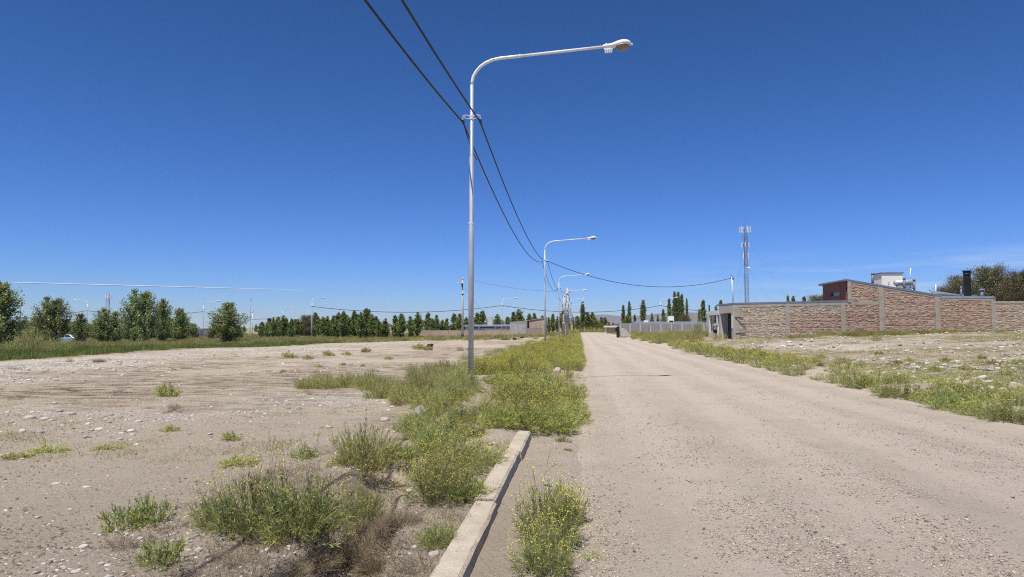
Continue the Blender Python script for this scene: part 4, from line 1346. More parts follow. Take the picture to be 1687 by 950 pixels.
# ------------------------------------------------------------------ street lamps
LX, LY, LSP = -2.93, 18.75, 40.8
def make_lamp(label, group):
    t = thing('street_lamp', label, 'street lamp', (0, 0, 0), 0, group)
    b = at(776.5, 632, LY)
    rel = lambda px, py: (at(px, py, LY).x - at(778.6, py, LY).x, 0, at(px, py, LY).z)
    zj1, zj2 = at(777, 368, LY).z, at(777, 258, LY).z
    mb = MB()
    mb.tube([(0, 0, -.3), (0, 0, zj1), (0, 0, zj1 + .02), (0, 0, zj2), (0, 0, zj2 + .02), (0, 0, at(779, 140, LY).z)], [.074, .074, .062, .062, .051, .047], 16)
    pole = mb.obj('pole', M['galv'], t, smooth=False)
    pole.data.polygons.foreach_set('use_smooth', [len(p.vertices) == 4 for p in pole.data.polygons])
    mb = MB()
    mb.tube([(0, 0, zj1 - .015), (0, 0, zj1 + .03)], .078, 16)
    mb.obj('joint_ring', M['white_paint'], pole)
    mb = MB()
    mb.tube([(0, 0, -.02), (0, 0, .05)], .13, 16)
    mb.obj('collar', M['column'], pole)
    za = at(779, 140, LY).z
    pts = [(0, 0, za - .02)] + [rel(px, py) for px, py in ((779.3, 134), (781, 126), (785.5, 118), (792, 110), (801, 103.5), (812, 98.5), (826, 95.5), (845, 93.5), (858, 92))]
    mid = rel(858, 92)
    end = rel(998, 76.5)
    mb = MB()
    mb.tube(pts, [.044] * len(pts), 12)
    mb.tube([mid, end], .038, 12)
    mb.tube([(mid[0] - .03, 0, mid[2] - .003), (mid[0] + .02, 0, mid[2] + .002)], .047, 12)
    mb.obj('arm', M['white_paint'], t, smooth=True)
    # luminaire
    ux = Vector((end[0] - mid[0], 0, end[2] - mid[2])).normalized()
    uz = Vector((-ux.z, 0, ux.x))
    uy = Vector((0, 1, 0))
    E = Vector(end) - ux * .06
    prof = ((0, .055, .045, .05), (.03, .072, .06, .06), (.22, .078, .07, .06), (.32, .10, .095, .045), (.42, .145, .125, .03), (.54, .17, .14, .02), (.66, .15, .12, .015), (.73, .10, .08, .01), (.765, .035, .03, .01))
    vs_, fs_, n = [], [], 14
    for s, w, hu, hd in prof:
        for k in range(n):
            q = 2 * PI * k / n
            c_, s_ = math.cos(q), math.sin(q)
            vs_.append(E + ux * s + uy * (w * c_) + uz * ((hu if s_ > 0 else hd) * s_))
    for i in range(len(prof) - 1):
        for k in range(n):
            k2 = (k + 1) % n
            fs_.append((i * n + k, i * n + k2, (i + 1) * n + k2, (i + 1) * n + k))
    fs_ += [tuple(range(n - 1, -1, -1)), tuple(range((len(prof) - 1) * n, len(prof) * n))]
    mb = MB().add(vs_, fs_)
    mb.tube([E + ux * .76 + uz * -.02, E + ux * .80 + uz * -.02], .03, 8)
    mb.tube([E + ux * .10 + uz * .05, E + ux * .10 + uz * .09], .018, 8)
    hd = mb.obj('luminaire', M['lamp_white'], t, smooth=True)
    vs_, fs_ = [], []
    m_, n = 6, 16
    for i in range(m_ + 1):
        a = PI / 2 * i / m_
        for k in range(n):
            q = 2 * PI * k / n
            vs_.append(E + ux * (.525 + .195 * math.cos(a) * math.cos(q)) + uy * (.15 * math.cos(a) * math.sin(q)) - uz * (.025 + .15 * math.sin(a)))
    for i in range(m_):
        for k in range(n):
            k2 = (k + 1) % n
            fs_.append((i * n + k, i * n + k2, (i + 1) * n + k2, (i + 1) * n + k))
    MB().add(vs_, fs_).obj('lamp_bowl', M['lens'], hd, smooth=True)
    vs_ = [E + ux * (.525 + r * .205 * math.cos(q)) + uy * (r * .16 * math.sin(q)) - uz * d for d, r in ((.012, 1.0), (.034, 1.0), (.034, .9)) for q in [2 * PI * k / 20 for k in range(20)]]
    fs_ = [(i * 20 + k, i * 20 + (k + 1) % 20, (i + 1) * 20 + (k + 1) % 20, (i + 1) * 20 + k) for i in range(2) for k in range(20)]
    MB().add(vs_, fs_).obj('bowl_rim', M['lamp_white'], hd)
    mb = MB()
    def obox(s0, s1, w, d0, d1, mi=0):
        c = [E + ux * s + uy * y - uz * d for d in (d0, d1) for s, y in ((s0, -w), (s1, -w), (s1, w), (s0, w))]
        mb.add(c, [(3, 2, 1, 0), (4, 5, 6, 7), (0, 1, 5, 4), (1, 2, 6, 5), (2, 3, 7, 6), (3, 0, 4, 7)], mi)
    obox(.03, .25, .055, .05, .115)
    for k in range(4):
        obox(.045 + k * .05, .075 + k * .05, .05, .115, .17)
    obox(.04, .24, .03, .116, .165)
    mb.obj('ballast_box', M['lamp_white'], hd)
    # bracket that carries the two cables
    zb = at(777, 193, LY).z
    mb = MB()
    for s in (-1, 1):
        mb.tube([(s * .05, -.03, zb + .03), (s * .16, -.05, zb + .05), (s * .24, -.03, zb + .04), (s * .24, -.03, zb - .05)], .011, 6)
        mb.tube([(s * .05, -.03, zb - .05), (s * .17, -.06, zb - .04), (s * .22, -.06, zb + .03)], .009, 6)
        mb.tube([(s * .24, -.03, zb - .05), (s * .24, -.05, zb - .12)], .012, 6)
    mb.tube([(0, 0, zb - .07), (0, 0, zb + .06)], .062, 12)
    br = mb.obj('cable_bracket', M['white_paint'], t)
    for s in (-1, 1):
        mb = MB().tube([(s * .24, -.2, zb - .15), (s * .24, -.05, zb - .11), (s * .24, .12, zb - .16)], [.025, .045, .025], 8)
        mb.obj('clamp', M['black'], br)
    return t, zb - .14
LG = 'curved lamp posts along the left verge'
lamp, ZW = make_lamp('nearest tall curved street lamp on a stepped grey pole', LG)
lamp.location = (LX, LY, 0)
words = ['second curved street lamp of the row, cable to the brick house starting here', 'third curved street lamp of the row along the verge', 'fourth curved street lamp, arm level with the twin concrete pole top',
         'fifth curved street lamp along the verge', 'sixth curved street lamp along the verge']
for k in range(1, 12):
    dup(lamp, (LX, LY + LSP * k, -.02 * max(0, k - 3)), 0, 1, words[k - 1] if k <= len(words) else 'tiny far curved street lamp deep in the row down the road', LG)

def lamp_at(px, top, Y, arm_dir, label):
    p = at(px, 540, Y)
    zg = tz(p.x, Y)
    zt = at(px, top, Y).z
    s = (zt - zg) / 9.15
    return dup(lamp, (p.x, Y, zg), arm_dir, (s, s, s), label, 'curved lamp posts of the other streets')
lamp_at(143, 493, 148, PI * .93, 'curved street lamp above the short poplar, arm pointing left')
lamp_at(334.5, 496, 158, -.15, 'curved street lamp between the last poplars of the grass belt')
lamp_at(465, 506.5, 205, -.2, 'curved street lamp sunk in the left end of the poplar row')
lamp_at(513.5, 489, 134, 1.35, 'street lamp before the long poplar row, arm seen end on')
lamp_at(827, 490, 148, .75, 'curved street lamp before the far brick wall')
lamp_at(1088.5, 490, 165, -.1, 'curved street lamp before the grey block wall')
lamp_at(324, 526, 330, PI, 'tiny far curved street lamp beside the white house')

# ------------------------------------------------------------------ cables
def sag_pts(a, b, sag, n=24):
    a, b = Vector(a), Vector(b)
    return [a.lerp(b, i / n) - Vector((0, 0, 4 * sag * (i / n) * (1 - i / n))) for i in range(n + 1)]
def cable(name, label, cat, pts, r, group=None, mat='cable', n=6):
    o = MB().tube(pts, r, n).obj(name, M[mat], smooth=True)
    o['label'], o['category'] = label, cat
    if group:
        o['group'] = group
    return o
for s, lb in ((-1, 'thick black overhead cable along the lamp row, field side one'), (1, 'thick black overhead cable along the lamp row, road side one')):
    pts = []
    for k in range(-1, 7):
        a = (LX + s * .24, LY + LSP * k, ZW)
        b = (LX + s * .24, LY + LSP * (k + 1), ZW)
        pts += sag_pts(a, b, 1.12 if s < 0 else .95, 28)[(0 if k == -1 else 1):]
    cable('overhead_cable', lb, 'cable', pts, .021, 'cables along the lamp row')
# slack tails at the bracket
pts = sag_pts((LX - .24, LY + .1, ZW), (LX - .235, LY + 2.6, ZW - .42), .12, 10)
cable('cable_tail', 'thin slack cable tail tied under the cable at the nearest lamp bracket', 'cable', pts, .014)
pe = at(1205.5, 457.5, 67)
cable('service_cable', 'thin black cable crossing the road from second lamp to white roof mast', 'cable', sag_pts((LX + .24, LY + LSP, ZW + .05), pe, 1.45, 40), .022)
def hang(name, label, pl, r, sags, Ys=None):
    P = [at(px, py, Y) for px, py, Y in pl]
    pts = [P[0]]
    for a, b, s in zip(P[:-1], P[1:], sags):
        pts += sag_pts(a, b, s, 16)[1:]
    return cable(name, label, 'cable', pts, r, 'cables of the other streets')
hang('overhead_cable', 'far black cable running between the street lamps behind the lot', [(513.5, 504.5, 134), (827, 503, 148), (1088.5, 503, 165), (1240, 509, 178)], .05, (1.3, 1.5, .9))
hang('overhead_cable', 'far black cable running behind the young poplars', [(-60, 522, 140), (143, 511.5, 148), (334.5, 513, 158), (465, 521, 205)], .05, (.8, .9, 1.3))
hang('overhead_cable', 'thin far wire from the concrete crossarm pole to the cable', [(766, 473, 112), (793, 508.5, 147)], .018, (.2,))
hang('overhead_cable', 'thin wire hanging between the crossarm pole and twin concrete pole', [(770, 459, 112), (934, 480.5, 104)], .014, (.5,))

# ------------------------------------------------------------------ power poles
def crossarm_pole():
    Yp = 112.0
    p = at(762, 540, Yp)
    zg = tz(p.x, Yp)
    t = thing('utility_pole', 'pale concrete utility pole with crossarm and black painted foot', 'utility pole', (p.x, Yp, zg))
    ht = at(762, 457, Yp).z - zg
    MB().tube([(0, 0, -.3), (0, 0, ht)], [.19, .12], 12).obj('pole', M['pole_conc'], t, smooth=True)
    MB().tube([(0, 0, 0), (0, 0, .85)], [.205, .20], 12).obj('painted_foot', M['black'], t, smooth=True)
    a = MB().box(-.68, .75, -.16, -.06, ht - .26, ht - .12).obj('crossarm', M['pole_conc'], t)
    for x in (-.6, -.2, .35, .7):
        MB().lathe([(.02, -.06), (.05, -.02), (.03, .05), (.05, .08), (.02, .16)], (x, -.11, ht - .12), 8).obj('insulator', M['lens'], a)
    MB().box(-.16, .10, -.34, -.16, ht - 1.5, ht - .95).obj('fuse_box', M['black'], t)
    a = MB().tube([(0, -.1, ht - .95), (-.7, -.2, ht - .8)], .03, 6).obj('side_arm', M['pole_conc'], t)
    MB().lathe([(.03, 0), (.11, .04), (.11, .10), (.03, .16)], (-.72, -.2, ht - .9), 8).obj('spotlight', M['lamp_white'], a)
    MB().tube([(0, 0, ht * .72), (0, 0, ht * .735)], .19, 12).obj('band', M['black'], t)
crossarm_pole()

def twin_pole():
    Yp = 104.0
    p = at(935, 540, Yp)
    zg = tz(p.x, Yp)
    t = thing('transformer_pole', 'twin concrete pole carrying a transformer and switch gear beside the lamp row', 'utility pole', (p.x, Yp, zg))
    ht = at(935, 474, Yp).z - zg
    MB().tube([(0, 0, -.3), (0, 0, ht)], [.2, .13], 12).obj('pole', M['pole_conc'], t, smooth=True)
    MB().tube([(-.62, .1, -.3), (-.5, .1, ht * .84)], [.19, .13], 12).obj('pole', M['pole_conc'], t, smooth=True)
    a = MB().box(-.95, .75, -.24, -.12, ht * .56, ht * .56 + .16).obj('crossarm', M['pole_conc'], t)
    MB().box(-.8, .6, -.26, -.14, ht * .29, ht * .29 + .18).obj('crossarm', M['pole_conc'], t)
    a2 = MB().box(-.6, .6, -.2, -.1, ht - .9, ht - .75).obj('crossarm', M['pole_conc'], t)
    for x in (-.5, 0.25, .5):
        MB().lathe([(.03, 0), (.06, .04), (.035, .1), (.06, .16), (.02, .26)], (x, -.15, ht - .75), 8).obj('insulator', M['lens'], a2)
    tr = MB().box(-.42, .28, -.75, -.24, ht * .34, ht * .34 + .95).obj('transformer', M['flash'], t)
    mb = MB()
    for k in range(6):
        mb.box(-.38 + k * .12, -.35 + k * .12, -.86, -.75, ht * .34 + .1, ht * .34 + .85)
    mb.obj('cooling_fins', M['flash'], tr, stuff=True)
    for x in (-.28, -.05, .18):
        MB().lathe([(.03, 0), (.06, .05), (.04, .1), (.06, .16), (.02, .26)], (x, -.5, ht * .34 + .95), 8).obj('bushing', M['lens'], tr)
    for k, (x, z) in enumerate(((-.75, .60), (-.3, .62), (.12, .60), (.52, .64), (.3, .73), (-.2, .76), (.1, .81))):
        f = MB().tube([(x, -.24, ht * z + .1), (x + .05, -.38, ht * z + .32), (x, -.3, ht * z + .55)], [.03, .05, .03], 6).obj('fuse_cutout', M['black'], t)
    for k in range(4):
        MB().tube(sag_pts((-.75 + k * .4, -.3, ht * .62), (-.4 + k * .3, -.5, ht * .47), .25, 8), .025, 5).obj('jumper_wire', M['cable'], t)
    MB().box(.32, .78, -.26, -.22, ht * .16, ht * .27).obj('warning_board', pmat('yellow board', (.55, .42, .10), (.48, .36, .09), 3), t)
twin_pole()
for px, top, Y in ((942.5, 516, 190), (947, 520, 235)):
    p = at(px, 540, Y)
    zg = tz(p.x, Y)
    t = thing('utility_pole', 'thin grey pole deep in the lamp row, %s' % ('nearer one' if Y < 200 else 'farther one'), 'utility pole', (p.x, Y, zg))
    MB().tube([(0, 0, -.2), (0, 0, at(px, top, Y).z - zg)], [.16, .11], 8).obj('pole', M['tower_steel'], t, smooth=True)
    MB().box(-.6, .6, -.16, -.08, at(px, top, Y).z - zg - .5, at(px, top, Y).z - zg - .36).obj('crossarm', M['tower_steel'], t)

# ------------------------------------------------------------------ lattice towers and masts
def lattice(t, h, w0, w1, nb, mats, name='lattice'):
    for k in range(nb):
        z0, z1 = h * k / nb, h * (k + 1) / nb
        a, b = w0 + (w1 - w0) * k / nb, w0 + (w1 - w0) * (k + 1) / nb
        mb = MB()
        c0 = [(a / 2 * math.cos(q), a / 2 * math.sin(q)) for q in (PI / 2, PI * 7 / 6, PI * 11 / 6)]
        c1 = [(b / 2 * math.cos(q), b / 2 * math.sin(q)) for q in (PI / 2, PI * 7 / 6, PI * 11 / 6)]
        nn = 3
        for i in range(3):
            mb.tube([(*c0[i], z0), (*c1[i], z1)], .075, 5)
            j = (i + 1) % 3
            for q in range(nn):
                u0, u1 = q / nn, (q + 1) / nn
                L = lambda c, u, ii: Vector((c0[ii][0] + (c1[ii][0] - c0[ii][0]) * u, c0[ii][1] + (c1[ii][1] - c0[ii][1]) * u, z0 + (z1 - z0) * u))
                mb.tube([L(c0, u0, i), L(c0, u1, j)], .045, 4)
                mb.tube([L(c0, u1, i), L(c0, u1, j)], .045, 4)
        mb.obj('lattice_section', M[mats[k % len(mats)]], t)
def tower():
    Yt = 230.0
    p = at(1230.5, 540, Yt)
    zg = tz(p.x, Yt)
    t = thing('radio_tower', 'tall guyed lattice tower with white panel antennas behind the brick house', 'radio tower', (p.x, Yt, zg), .4)
    zz = lambda py: at(1230, py, Yt).z - zg
    h = zz(378)
    lattice(t, h, 1.6, 1.25, 14, ['tower_steel'] * 8 + ['tower_white', 'tower_steel', 'mast_red', 'tower_steel', 'mast_red', 'tower_steel'])
    MB().tube([(0, 0, h), (0, 0, zz(345))], [.05, .02], 5).obj('lightning_rod', M['tower_steel'], t)
    for py, n, r, l in ((378, 6, 1.6, 2.0), (403, 5, 1.15, 1.5), (421, 4, 1.0, 2.0)):
        pl = MB()
        for k in range(n):
            q = 2 * PI * k / n + .3
            pl.tube([(0, 0, zz(py)), (r * math.cos(q), r * math.sin(q), zz(py))], .04, 4)
        f = pl.obj('antenna_frame', M['tower_steel'], t)
        for k in range(n):
            q = 2 * PI * k / n + .3
            x, y = r * math.cos(q), r * math.sin(q)
            bevel(MB().box(x - .14, x + .14, y - .1, y + .1, zz(py) - l / 2, zz(py) + l / 2).obj('panel_antenna', M['lamp_white'], f), .04)
    MB().lathe([(.05, -.3), (.5, -.25), (.55, .0), (.3, .2), (.05, .25)], (.9, -.3, zz(441)), 10).obj('dish', M['lamp_white'], t)
    for q in (.2, PI / 2 + .3, PI + .1, 4.5):
        for z, r in ((zz(388), 22), (zz(434), 15)):
            MB().tube([(0, 0, z), (r * math.cos(q - .4), r * math.sin(q - .4) * .6, 0)], .016, 4).obj('guy_wire', M['tower_steel'], t)
    for py in (388, 434):
        mb = MB()
        for q in (.5, 2.6, 4.7):
            mb.tube([(0, 0, zz(py)), (1.5 * math.cos(q), 1.5 * math.sin(q), zz(py) - .6)], .05, 4)
        mb.obj('torque_arm', M['tower_steel'], t)
tower()
def small_tower():
    Yt = 330.0
    p = at(177, 540, Yt)
    zg = tz(p.x, Yt)
    t = thing('radio_tower', 'small far red and white lattice tower above the left poplars', 'radio tower', (p.x, Yt, zg))
    h = at(177, 484, Yt).z - zg
    lattice(t, h, 2.2, 2.0, 7, ['tower_white', 'tower_red'])
    for k in range(4):
        q = 2 * PI * k / 4 + .4
        x, y = 1.2 * math.cos(q), 1.2 * math.sin(q)
        MB().box(x - .2, x + .2, y - .15, y + .15, h - 2, h - .3).obj('panel_antenna', M['lamp_white'], t)
    MB().tube([(0, 0, h), (0, 0, h + 2.3)], .05, 4).obj('lightning_rod', M['tower_steel'], t)
small_tower()
for px, top, Y, r, mt, lb in ((412, 494, 300, .11, 'tower_steel', 'very thin far radio mast right of the round poplar'), (415.5, 513, 190, .11, 'white_paint', 'short white mast right of the round poplar')):
    p = at(px, 540, Y)
    zg = tz(p.x, Y)
    t = thing('mast', lb, 'mast', (p.x, Y, zg))
    hh = at(px, top, Y).z - zg
    MB().tube([(0, 0, -.2), (0, 0, hh)], [r, r * .7], 8).obj('pole', M[mt], t, smooth=True)
    MB().box(-r * 2, r * 2, -r * 2, r * 2, hh - .1, hh + .25).obj('cap', M[mt], t)
# ------------------------------------------------------------------ brick party wall and house
YW = 64.0                                   # the wall faces the camera at this distance
def wx(px):
    return at(px, 540, YW).x
def wz(px, py):
    return at(px, py, YW).z

def bricks(parent, x0, x1, ztop, zbot, tint, y=YW, seed=0, pitch=.072, bl=.26):
    """one running bond panel of single proud bricks, joined"""
    r = np.random.default_rng(seed)
    V, T = [], []
    z0 = zbot
    rows = int((max(ztop(x0), ztop(x1)) - z0) / pitch)
    for j in range(rows):
        z = z0 + j * pitch
        x = x0 - bl * (.5 if j % 2 else 0) - r.uniform(0, .06)
        rowoff = r.normal(0, .006)
        while x < x1 - .03:
            L = bl * r.uniform(.85, 1.1)
            a, b = max(x, x0 + .01), min(x + L - .018, x1 - .01)
            x += L
            if b - a < .04:
                continue
            zt = z + pitch - r.uniform(.012, .03)
            if zt > ztop((a + b) / 2) - .02:
                continue
            pr = .014 + rowoff * .6 + abs(r.normal(0, .009))
            dz = r.normal(0, .004)
            tl = r.uniform(-.006, .012)
            f0, f1 = y - pr - tl, y - pr + tl           # a brick leans in or out a little
            V += [(a, f1, z + dz), (b, f1, z + dz), (b, f0 + .019, zt + dz), (a, f0 + .019, zt + dz), (a, y + .03, z + dz), (b, y + .03, z + dz), (b, y + .03, zt + dz), (a, y + .03, zt + dz)]
            t = min(1, max(0, tint((a + b) / 2, z) + r.normal(0, .09)))
            T += [t] * 8
    n = len(V) // 8
    base = np.arange(n)[:, None, None] * 8
    q = np.array([[0, 1, 2, 3], [3, 2, 6, 7], [0, 4, 5, 1], [0, 3, 7, 4], [1, 5, 6, 2]])
    me = np_mesh('brick', np.array(V), (base + q[None]).reshape(-1, 4), [M['brick']])
    a = me.attributes.new('tint', 'FLOAT', 'POINT')
    a.data.foreach_set('value', np.array(T, np.float32))
    return link('brick', me, parent, stuff=True)

def nz(x, z, s=0):
    return float(fbm(np.array([x / 1.8]), np.array([z / .45]), 200 + s, 4)[0]) * .75 - .375

house = thing('brick_house', 'unfinished brick house with sloping metal roof and red upper wall', 'house', (0, 0, 0))
segs = [  # px0, px1, top py at px0, top py at px1, base z, brick colour bias
    (1218, 1294, 501.5, 500.3, lambda x, z: .63 + nz(x, z) * .4),
    (1301, 1386, 500.3, 499.0, lambda x, z: (.54 if z > 2.6 or z < 1.3 else .26) + nz(x, z, 1) * .6),
    (1393, 1449, 499.0, 498.5, lambda x, z: .28 + nz(x, z, 2) * .5),
    (1457, 1542, 471.5, 485.6, lambda x, z: .36 + nz(x, z, 3) * .6),
    (1549, 1634, 492, 492.5, lambda x, z: .30 + nz(x, z, 4) * .5)]
def zb_(px):
    x = wx(px)
    return tz(x, YW - .3) + .16
wall_parts = {}
def wall_seg(parent, px0, px1, t0, t1, tint, seed):
    x0, x1 = wx(px0), wx(px1)
    za, zb = wz(px0, t0), wz(px1, t1)
    zbot = min(zb_(px0), zb_(px1))
    zt = lambda x: za + (zb - za) * (x - x0) / (x1 - x0)
    mb = MB()
    mb.hexa([(x0 - .12, YW + .004), (x1 + .12, YW + .004), (x1 + .12, YW + .24), (x0 - .12, YW + .24)], [zbot] * 4, [za, zb, zb, za])
    w = mb.obj('wall', M['mortar'], parent)
    bricks(w, x0, x1, zt, zbot + .02, tint, seed=seed)
    # recessed plinth: the soil under the wall has washed away
    MB().box(x0 - .1, x1 + .1, YW + .13, YW + .24, zbot - .9, zbot - .003).obj('plinth', M['column'], parent)
    MB().hexa([(x0, YW - .035), (x1, YW - .035), (x1, YW + .002), (x0, YW + .002)], [zbot - .035] * 4, [zbot + .012] * 4).obj('base_beam', M['column'], parent)
    return w
for k, s in enumerate(segs):
    wall_seg(house, *s, 300 + k)
# small panel above the flat roof at the left of the tall part
x0, x1 = wx(1404), wx(1449)
w = MB().hexa([(x0 - .2, YW + .006), (x1 + .15, YW + .006), (x1 + .15, YW + .24), (x0 - .2, YW + .24)], [wz(1425, 498)] * 4, [wz(1404, 463), wz(1449, 470.5), wz(1449, 470.5), wz(1404, 463)]).obj('wall', M['mortar'], house)
bricks(w, x0, x1, lambda x: wz(1404, 464.5) + (wz(1449, 472) - wz(1404, 464.5)) * (x - x0) / (x1 - x0), wz(1425, 497), lambda x, z: .32 + nz(x, z, 6) * .7, seed=311)

def column(px0, px1, top, base=None, parent=house, proud=.045):
    x0, x1 = wx(px0), wx(px1)
    zb = tz((x0 + x1) / 2, YW - .3) - .1 if base is None else base
    zt = wz((px0 + px1) / 2, top)
    mb = MB()
    n = 7
    for k in range(n):                       # formwork lifts, each a little off
        a, b = zb + (zt - zb) * k / n, zb + (zt - zb) * (k + 1) / n
        e = random.uniform(-.02, .02)
        mb.box(x0 + e, x1 + e * .5, YW - proud - random.uniform(0, .012), YW + .1, a, b + .002)
    return mb.obj('column', M['column'], parent)
column(1209.5, 1218, 502)
column(1294, 1301, 500)
column(1386, 1393, 498.8)
column(1449, 1457, 470)
column(1541.5, 1549.5, 487.5)
column(1634, 1641, 492)
column(1398, 1403.5, 463, wz(1400, 498))
def beam(px0, t0, px1, t1, hgt, parent=house, proud=.03):
    x0, x1 = wx(px0), wx(px1)
    za, zb = wz(px0, t0), wz(px1, t1)
    return MB().hexa([(x0, YW - proud), (x1, YW - proud), (x1, YW + .07), (x0, YW + .07)], [za - hgt, zb - hgt, zb - hgt, za - hgt], [za, zb, zb, za]).obj('beam', M['column'], parent)
beam(1210, 501.2, 1397.5, 497, .27)
beam(1403.6, 496.9, 1448.9, 496.7, .26)
beam(1404, 462.3, 1448.9, 470, .22)
beam(1457.1, 471.2, 1541, 485.4, .24)
beam(1549.6, 489.2, 1633.9, 491.5, .2)
# marks left on the first panel: two bars and a leaning rod
for a, b in (((1210.5, 522.3), (1224, 522.3)), ((1212, 524), (1229, 540)), ((1212, 549), (1228, 548.5))):
    p, q = at(*a, YW - .06), at(*b, YW - .06)
    MB().tube([p, q], .03, 5).obj('iron_bar', pmat('rusty iron', (.10, .055, .03), (.07, .04, .025), 9), house)

# roofs
def roof_slab(name, P, th, mat, parent=house, over=0):
    """P: four corners, front pair first"""
    return MB().add([tuple(p) for p in P] + [(p[0], p[1], p[2] - th) for p in P], [(0, 1, 2, 3), (7, 6, 5, 4), (0, 4, 5, 1), (1, 5, 6, 2), (2, 6, 7, 3), (3, 7, 4, 0)]).obj(name, M[mat], parent)
XF = wx(1209.5)                               # street front of the house
zf0, zf1 = wz(1209, 498.6), wz(1397, 494.2)
roof_slab('roof', [(XF - .06, YW - .05, zf0), (wx(1398), YW - .05, zf1), (wx(1398), YW + 7.6, zf1 + .1), (XF - .06, YW + 7.6, zf0 + .1)], .15, 'flash')
xa, xb = wx(1396), wx(1553)
za, zb = wz(1396, 459.2), wz(1553, 485.8)
roof_slab('roof', [(xa, YW - .06, za), (xb, YW - .06, zb), (xb, YW + 7.2, zb), (xa, YW + 7.2, za)], .16, 'flash')
roof_slab('roof', [(wx(1549), YW - .05, wz(1549, 487.4)), (wx(1640), YW - .05, wz(1640, 487.9)), (wx(1640), YW + 6, wz(1640, 487.9) + .08), (wx(1549), YW + 6, wz(1549, 487.4) + .08)], .17, 'roof')
MB().box(wx(1637.5), wx(1641), YW - .06, YW + 1.0, wz(1640, 494), wz(1640, 489.6)).obj('gutter_end', M['flash'], house)
# zinc roof rising behind
roof_slab('roof', [(at(1536, 480, 73).x, 73, at(1536, 481, 73).z), (at(1612, 487, 73).x, 73, at(1612, 487, 73).z), (at(1612, 487, 73).x, 80, at(1612, 487, 73).z + .3), (at(1530, 478, 80).x, 80, at(1536, 478, 73).z + .5)], .12, 'roof')
# red upper wall, facing the street, its window a slot
XR = wx(1397.6)
ya, yb = on_x(1397, 540, XR).y, on_x(1357, 540, XR).y
zr = wz(1397, 463)
mb = MB()
zs0, zs1 = on_x(1377, 487, XR).z, on_x(1377, 481, XR).z
yw0, yw1 = on_x(1384.5, 540, XR).y, on_x(1370, 540, XR).y
zlow = zf1 - .02
for a, b, c, d in ((ya + .25, yb, zlow, zs0), (ya + .25, yb, zs1, zr), (ya + .25, yw0, zs0, zs1), (yw1, yb, zs0, zs1)):
    mb.box(XR, XR + .22, a, b, c, d)
red = mb.obj('upper_wall', M['red_metal'], house)
MB().box(XR + .12, XR + .16, yw0 - .02, yw1 + .02, zs0 - .02, zs1 + .02).obj('window', M['glass'], red)
mb = MB()
for k in range(1, 9):                         # cladding joints, raised seams
    y = ya + .25 + (yb - ya - .25) * k / 9
    if yw0 - .1 < y < yw1 + .1:
        continue
    mb.box(XR - .018, XR - .002, y - .02, y + .02, zlow + .02, zr - .02)
mb.obj('cladding_seam', M['red_metal'], red, stuff=True)
roof_slab('roof', [(XR - .25, ya - .1, zr + .16), (XR - .002, ya - .1, zr + .22), (XR - .002, yb + .3, zr + .22), (XR - .25, yb + .3, zr + .16)], .15, 'flash')
# cream water tank housing
YT = 70.5
tx0, tx1 = at(1455, 540, YT).x, at(1490, 540, YT).x
yk = on_x(1440, 540, tx0).y
tz0, tz1 = at(1470, 478, YT).z, at(1455, 450.5, YT).z
tk = MB().box(tx0, tx1, YT, yk, tz0, tz1).obj('tank_room', M['cream'], house)
MB().box(tx0 - .08, tx1 + .08, YT - .08, yk + .08, tz1 + .003, tz1 + .12).obj('tank_roof', M['flash'], tk)
p = at(1464, 466, YT - .01)
MB().box(p.x - .08, p.x + .08, YT - .03, YT - .003, p.z - .13, p.z + .13).obj('hatch', M['plaster'], tk)
# black chimney with cap, pipes
YC = 66.0
c = at(1594.5, 488.5, YC)
zt = at(1594, 445.5, YC).z
ch = MB().box(c.x - .27, c.x + .25, YC - .12, YC + .12, c.z - .1, zt - .28).obj('chimney', M['black'], house)
MB().box(c.x - .38, c.x + .38, YC - .2, YC + .2, zt - .06, zt).obj('chimney_cap', M['black'], ch)
mb = MB()
for sx in (-.24, .22):
    for sy in (-.1, .1):
        mb.box(c.x + sx - .03, c.x + sx + .03, YC + sy - .03, YC + sy + .03, zt - .28, zt - .062)
mb.box(c.x - .38, c.x + .38, YC - .2, YC + .2, zt - .235, zt - .2)
mb.box(c.x - .2, c.x + .2, YC - .1, YC + .1, zt - .2, zt - .07)
mb.obj('chimney_slats', M['black'], ch)
def pipe(px, top, bot, Y, r, mat, cap=True, lean=0):
    a, b = at(px, bot, Y), at(px + lean, top, Y)
    o = MB().tube([a - Vector((0, 0, .2)), b], r, 10).obj('vent_pipe', M[mat], house, smooth=True)
    if cap:
        MB().lathe([(r * .9, .0), (r * 1.5, .02), (r * 1.2, .10), (.02, .16)], (b.x, b.y, b.z), 10).obj('pipe_cap', M[mat], o)
pipe(1583.5, 474, 488, 65.6, .07, 'tower_steel')
pipe(1617.5, 478, 488.5, 66, .15, 'tower_steel')
pipe(1541.5, 468.5, 483, 66, .06, 'white_paint', False)
pipe(1437.5, 451, 466, 66, .11, 'tower_steel')
pipe(1489.5, 459, 474, 66, .11, 'tower_steel')
pipe(1506, 461.5, 478, 66, .10, 'tower_steel')
pipe(1498, 441, 463, 69, .04, 'white_paint', False, 2.5)

